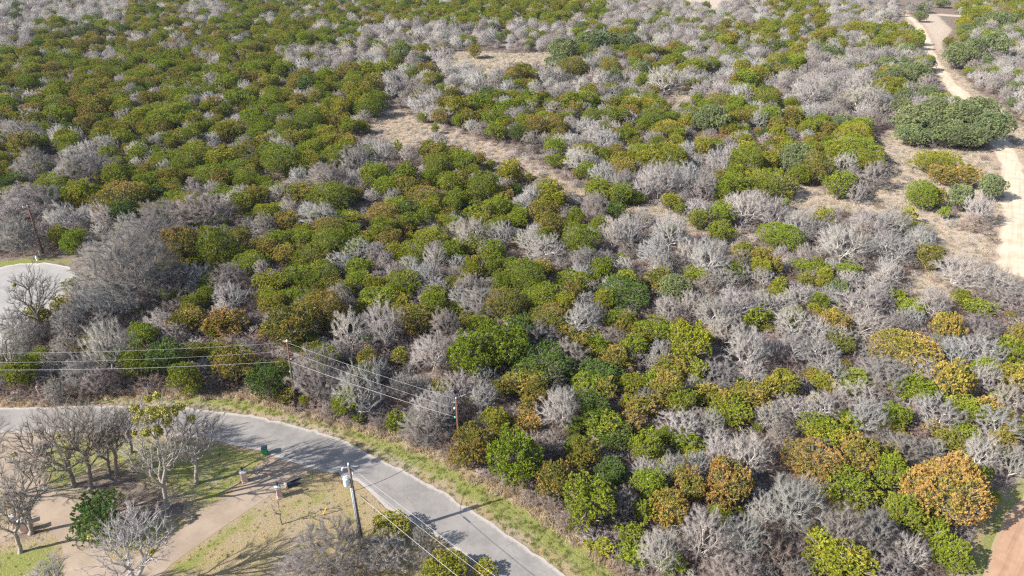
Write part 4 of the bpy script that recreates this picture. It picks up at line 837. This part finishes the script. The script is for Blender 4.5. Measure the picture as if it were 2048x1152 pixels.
MB().tube([atB(0) + Vector((-.19, -.16, 0)), atB(tz - .55) + Vector((-.14, -.14, 0))], .065, 10).tube([atB(0) + Vector((-.05, -.24, 0)), atB(tz - .55) + Vector((0, -.2, 0))], .04, 8).build('conduit', M_conduit, eB, True)
MB().tube([tc + Vector((-.12, 0, 1.3)), ct + Vector((-.05, -.2, -.05)), ct], .014, 5).build('jumper_lead', M_cable, eB, True)
nxt = Vector((17, 22.5, 0))
for k, (zz, m, r, nm) in enumerate(((zat(eB, 934), M_wire, .016, 'topmost'), (zat(eB, 948), M_wire, .016, 'middle'), (zat(eB, 983), M_wire, .022, 'lowest and thickest'))):
    a = wp(eB, atB, zz, .15); b = Vector((nxt.x, nxt.y, zz + (.3, -.1, -.2)[k])); wire('overhead_wire', a, b, (.5, .5, .9)[k], r, m, f'{nm} wire running from the transformer pole to the bottom edge', 'wires along the road below the transformer pole')
tgt = P(912, 850, zat(eC, 850)); tgt.z = zat(eC, 856); tgt = eC.location + atC(tgt.z)
a = wp(eB, atB, zat(eB, 981), .15); wire('service_cable', a, tgt, 1.3, .028, M_cable, 'sagging black cable crossing the road between two poles')
sp = wp(eB, atB, zat(eB, 983), .25); q = (Vector((nxt.x, nxt.y, zat(eB, 983))) - sp).normalized()
MB().tube([Vector((0, 0, 0)) + q * .9 + Vector((0, 0, -.12)), q * 2.0 + Vector((0, 0, -.2))], .06, 8).build('splice_sleeve', M_dark, None, True).location = sp - q * .1
o = bpy.data.objects['splice_sleeve']; tag(o, 'dark splice sleeve on the lowest wire beside the transformer pole', 'cable sleeve')
# pole D fittings
MB().tube([atD(HD - .15) + Vector((-1.0, 0, -.35)), atD(HD - .1), atD(HD - .1) + Vector((.1, 0, 0))], .06, 6).tube([atD(HD - 1.3) + Vector((-.6, 0, -.3)), atD(HD - 1.2)], .06, 6).build('bracket', M_wood_grey, eD)
insulator(eD, atD(HD - .1), M_porcelain, .11); insulator(eD, atD(HD - .3) + Vector((-.9, 0, 0)), M_porcelain, .1)
# ------------------------------------------------------------------ small things by the drives
def pillar(bx, by, label, lamp=True, hh=1.45):
    e = empty('stone_pillar', P(bx, by), label, 'stone pillar', 'stone pillars at the driveways', rz=.55)
    MB().box((0, 0, -.1), .70, .70, .28).build('plinth', M_stone, e); MB().frustum((0, 0, .18), .58, .58, .54, .54, hh - .18).build('column', M_stone, e)
    MB().box((0, 0, hh), .70, .70, .08).frustum((0, 0, hh + .08), .64, .64, .25, .25, .14).build('cap', M_cap, e)
    if lamp:
        lt = MB().tube([(0, 0, hh + .25), (0, 0, hh + .36)], .05, 8).frustum((0, 0, hh + .36), .14, .14, .24, .24, .3).frustum((0, 0, hh + .66), .28, .28, .06, .06, .12).build('lantern', M_dark, e)
for a in (((490, 963), 'pink stone pillar with lantern left of the driveway mouth', True, 1.5), ((560, 994), 'pink stone pillar right of the driveway mouth, behind the sapling', True, 1.5),
          ((32, 1050), 'left one of two stone pillars beside the grey forked oak', False, 1.3), ((50, 1062), 'right one of two stone pillars, against the grey forked oak', False, 1.45), ((75, 912), 'pale capped stone pillar beside the culvert of the left driveway', True, 1.2)): pillar(a[0][0], a[0][1], a[1], a[2], a[3])
e = empty('rubbish_cart', P(531, 908), 'green wheeled rubbish cart with black lid at the road edge', 'rubbish cart', rz=.25)
MB().frustum((0, 0, .12), .50, .55, .68, .78, .93).build('bin', M_green, e)
lid = MB().frustum((0, 0, 1.05), .74, .86, .66, .74, .09).build('lid', M_lid, e); MB().tube([(-.3, .46, 1.02), (.3, .46, 1.02)], .025, 8).build('handle', M_lid, lid)
for sx in (-1, 1): MB().tube([(sx * .24, .28, .13), (sx * .31, .28, .13)], .13, 14).build('wheel', M_lid, e)
MB().box((0, -.26, .12), .4, .04, .12).box((0, .0, .98), .70, .80, .05).build('rim', M_green, e)
def culvert(bx, by, rz, label, blue, s=1.0):
    s *= .8
    """open end of a drain pipe cut on a slant, in a low concrete collar"""
    e = empty('culvert', P(bx, by), label, 'culvert', 'driveway culvert ends', rz=rz); e.scale = (s, s, s)
    bm = bmesh.new(); n = 20; r = .42; ring = []
    for k in range(n + 1):
        an = math.pi * k / n; c, z = math.cos(an) * r, math.sin(an) * r
        ring.append((bm.verts.new((-1.1, c, z)), bm.verts.new((.95 - 1.5 * z / r, c, z + .01)), bm.verts.new((.95 - 1.5 * z / r, c * 1.14, z * 1.14 + .02)), bm.verts.new((-1.1, c * 1.14, z * 1.14))))
    for a, b in zip(ring, ring[1:]):
        for i in range(4): bm.faces.new((a[i], b[i], b[(i + 1) % 4], a[(i + 1) % 4]))
    me = bpy.data.meshes.new('pipe'); bm.to_mesh(me); bm.free(); me.materials.append(M_pipe); o = link(bpy.data.objects.new('pipe', me)); o.parent = e
    MB().frustum((-1.25, 0, 0), .3, 1.15, .2, .9, .46).build('headwall', M_concrete, e)
    if blue: MB().frustum((.1, -.05, .05), .38, .26, .3, .16, .08).build('blue_insert', M_blue, e)  # small solid blue block set inside the pipe mouth
culvert(592, 966, .55, 'dark culvert opening with a blue insert at the lawn corner right of the driveway', True, 1.15)
culvert(96, 893, .8, 'dark arched culvert opening beside the capped pillar of the left driveway', False, 1.2)
e = empty('guy_marker', P(646, 1030), 'slanting yellow guy wire marker left of the transformer pole', 'guy marker')
MB().tube([(0, 0, 0), (.55, .15, 1.15)], .055, 8).build('sleeve', M_yellow, e); MB().tube([(.55, .15, 1.15), (1.1, .3, 2.3)], .012, 5).build('guy_wire', M_wire, e)
e = empty('hydrant', P(75, 520), 'small white hydrant on the grass rim of the turning circle', 'hydrant')
MB().tube([(0, 0, 0), (0, 0, .08), (0, 0, .1), (0, 0, .65), (0, 0, .7), (0, 0, .85)], [.24, .24, .17, .17, .22, .08], 12).build('barrel', M_white, e, True); MB().tube([(-.32, 0, .48), (.32, 0, .48)], .09, 10).tube([(0, 0, .48), (0, -.3, .48)], .1, 10).build('outlet', M_white, e, True)
e = empty('utility_post', P(81, 512), 'thin pale utility post between the hydrant and the dark pole', 'utility post')
MB().frustum((0, 0, 0), .2, .2, .18, .18, .9).build('post', M_cap, e); MB().frustum((0, 0, .9), .26, .26, .1, .1, .12).build('cap', M_cap, e)
e = empty('stump', P(1838, 318), 'charred stump leaning in the dry clearing', 'stump')
MB().tube([(0, 0, -.2), (0, 0, .5), (-.2, 0, 1.3), (-.5, .1, 1.9)], [.32, .25, .2, .06], 9).tube([(0, 0, .6), (.3, 0, 1.0)], [.14, .05], 7).build('trunk', M_dark, e)
for i, (ax_, ay, bx_, by_, r, lab) in enumerate(((1246, 919, 1266, 903, .16, 'pale fallen log between the dark green cedar and the brush'), (200, 480 + 0, 215, 470, .1, 'grey fallen log under the bare trees beyond the turning circle'), (83, 782, 86, 798, .13, 'broken pale snag standing above the verge at the left'), (1160, 1045, 1178, 1058, .07, 'pale fallen branch at the edge of the verge'))):
    a = P(ax_, ay, .35); b = P(bx_, by_, .35)
    if i == 2: b = P(86, 800, 0); a = b + Vector((-.15, 0, 2.3))
    o = MB().tube([Vector((0, 0, 0)), (b - a) * .5 + Vector((0, 0, .06)), b - a], [r, r * .85, r * .6], 8).tube([(b - a) * .3, (b - a) * .3 + Vector((.2, -.1, .35))], [r * .4, r * .15], 6).build('snag' if i == 2 else 'fallen_log', M_log)
    o.location = a; tag(o, lab, 'dead wood')

# ------------------------------------------------------------------ air
hm = bpy.data.materials.new('air_haze'); hm.use_nodes = True; hn = hm.node_tree; hn.nodes.remove(hn.nodes['Principled BSDF'])
pv = hn.nodes.new('ShaderNodeVolumePrincipled'); pv.inputs['Color'].default_value = (.80, .86, .95, 1); pv.inputs['Density'].default_value = .00006; pv.inputs['Anisotropy'].default_value = .2
hn.links.new(pv.outputs[0], hn.nodes['Material Output'].inputs['Volume'])
MB().box((0, 1940, -1.2), 3200, 4400, 71).build('haze', hm); tag(bpy.data.objects['haze'], 'thin pale haze over the wood', None, kind='stuff')

# ------------------------------------------------------------------ labels: each tree by look, then by the landmark it stands nearest to
LM = [  # name, px, py
 ('the transformer pole', 700, 985), ('the half hidden dark pole', 913, 850), ('the red brown power pole', 582, 745), ('the turning circle', 70, 575), ('the thin dark far pole', 70, 458),
 ('the dirt track corner', 2020, 1060), ('the biggest rusty cedar', 1892, 975), ('the twin rusty cedars', 1415, 965), ('the large rusty and gold cedar', 1628, 922), ('the long amber cedar', 1812, 696),
 ('the lone amber cedar', 1668, 642), ('the broadest grey tree', 245, 528), ('the rusty upper left cedar', 242, 392), ('the great green cedar pair', 975, 690), ('the white forked tree by the wires', 722, 776),
 ('the live oak motte', 1905, 245), ('the roadside mixed island', 1910, 370), ('the clearing side thicket', 1730, 475), ('the dull red shrub', 1425, 236), ('the straw clearing oaks', 1128, 105),
 ('the straw coloured clearing', 990, 130), ('the rosy bare strip', 850, 270), ('the rosy strip end', 1470, 475), ('the round grey tree', 715, 316), ('the top left corner', 60, 60), ('the far left edge', 10, 250),
 ('the red brown shrub', 800, 206), ('the far left green slope', 300, 200), ('the upper dirt road bend', 1850, 120), ('the white bare trees in mid wood', 1440, 620), ('the amber row in mid wood', 1450, 790), ('the rusty cedar column', 1264, 838),
 ('the orange cedars below mid wood', 1337, 1018), ('the bright cedar by the verge', 1182, 1000), ('the gold cedars at the right edge', 2026, 756), ('the pale grove at the right edge', 1960, 560), ('the orange left cedar', 448, 642), ('the green dome left of centre', 805, 562),
 ('the dark cedar clump', 1088, 722), ('the bushy cedar grove', 620, 512), ('the white tree above the grove', 945, 462), ('the twin domes on the strip', 1160, 476), ('the shadowed glade at top left', 470, 300), ('the first lane crossing', 1740, 30), ('the bottom yellow green cedar', 1690, 1122),
 ('the white thicket', 1590, 1002), ('the cedar dome by the clearing', 1540, 362), ('the far top edge', 900, 20), ('the bare grey belt', 700, 110), ('the pale oak belt on the right', 1640, 190)]
WORDS = {k: v[4] for k, v in KIND.items()}
ORD = ['nearest', 'second nearest', 'third nearest', 'fourth nearest', 'fifth nearest', 'sixth nearest', 'seventh nearest', 'eighth nearest', 'ninth nearest', 'tenth nearest', 'eleventh nearest', 'twelfth nearest']
def rel(dx, dy): return ('right of' if dx > 0 else 'left of') if abs(dx) > abs(dy) * 1.2 else ('beyond' if dy < 0 else 'in front of')
for d in TREES:
    ds = sorted((math.hypot(d['cx'] - l[1], (d['cy'] - l[2]) * 1.3), i) for i, l in enumerate(LM))
    # a tree that is itself the landmark takes the next one
    i = ds[0][1] if ds[0][0] > 14 else ds[1][1]
    d['lm'] = i; d['dist'] = math.hypot(d['cx'] - LM[i][1], d['cy'] - LM[i][2]); d['rel'] = rel(d['cx'] - LM[i][1], d['cy'] - LM[i][2])
    asp = d['h'] / d['w']; d['size'] = ''
    d['nm'] = {'cedar': 'cedar', 'oak': 'live oak', 'w': 'bare tree', 'f': 'bare tree', 'F': 'bare tree', 'b': 'shrub'}[KIND[d['t']][0]]
from collections import defaultdict
G = defaultdict(list)
for d in TREES: G[(d['lm'], d['rel'], WORDS[d['t']], d['nm'])].append(d)
for key, ds0 in G.items():
    ds0.sort(key=lambda d: d['w'] * d['h'])
    parts = [('', ds0)] if len(ds0) <= 3 else [('small ', ds0[:len(ds0) // 2]), ('large ', ds0[len(ds0) // 2:])]
    for size, ds in parts:
        ds.sort(key=lambda d: d['dist'])
        for n, d in enumerate(ds):
            s = f"{size}{key[2]} {key[3]} {key[1]} {LM[key[0]][0]}" + (f", {ORD[min(n, 11)]}" if len(ds) > 1 else '')
            d['root']['label'] = s; d['root']['group'] = {'cedar': 'cedars of the wood', 'live oak': 'live oaks', 'bare tree': 'leafless trees of the wood', 'shrub': 'leafless shrubs'}[d['nm']]
print('objects', len(sc.objects))
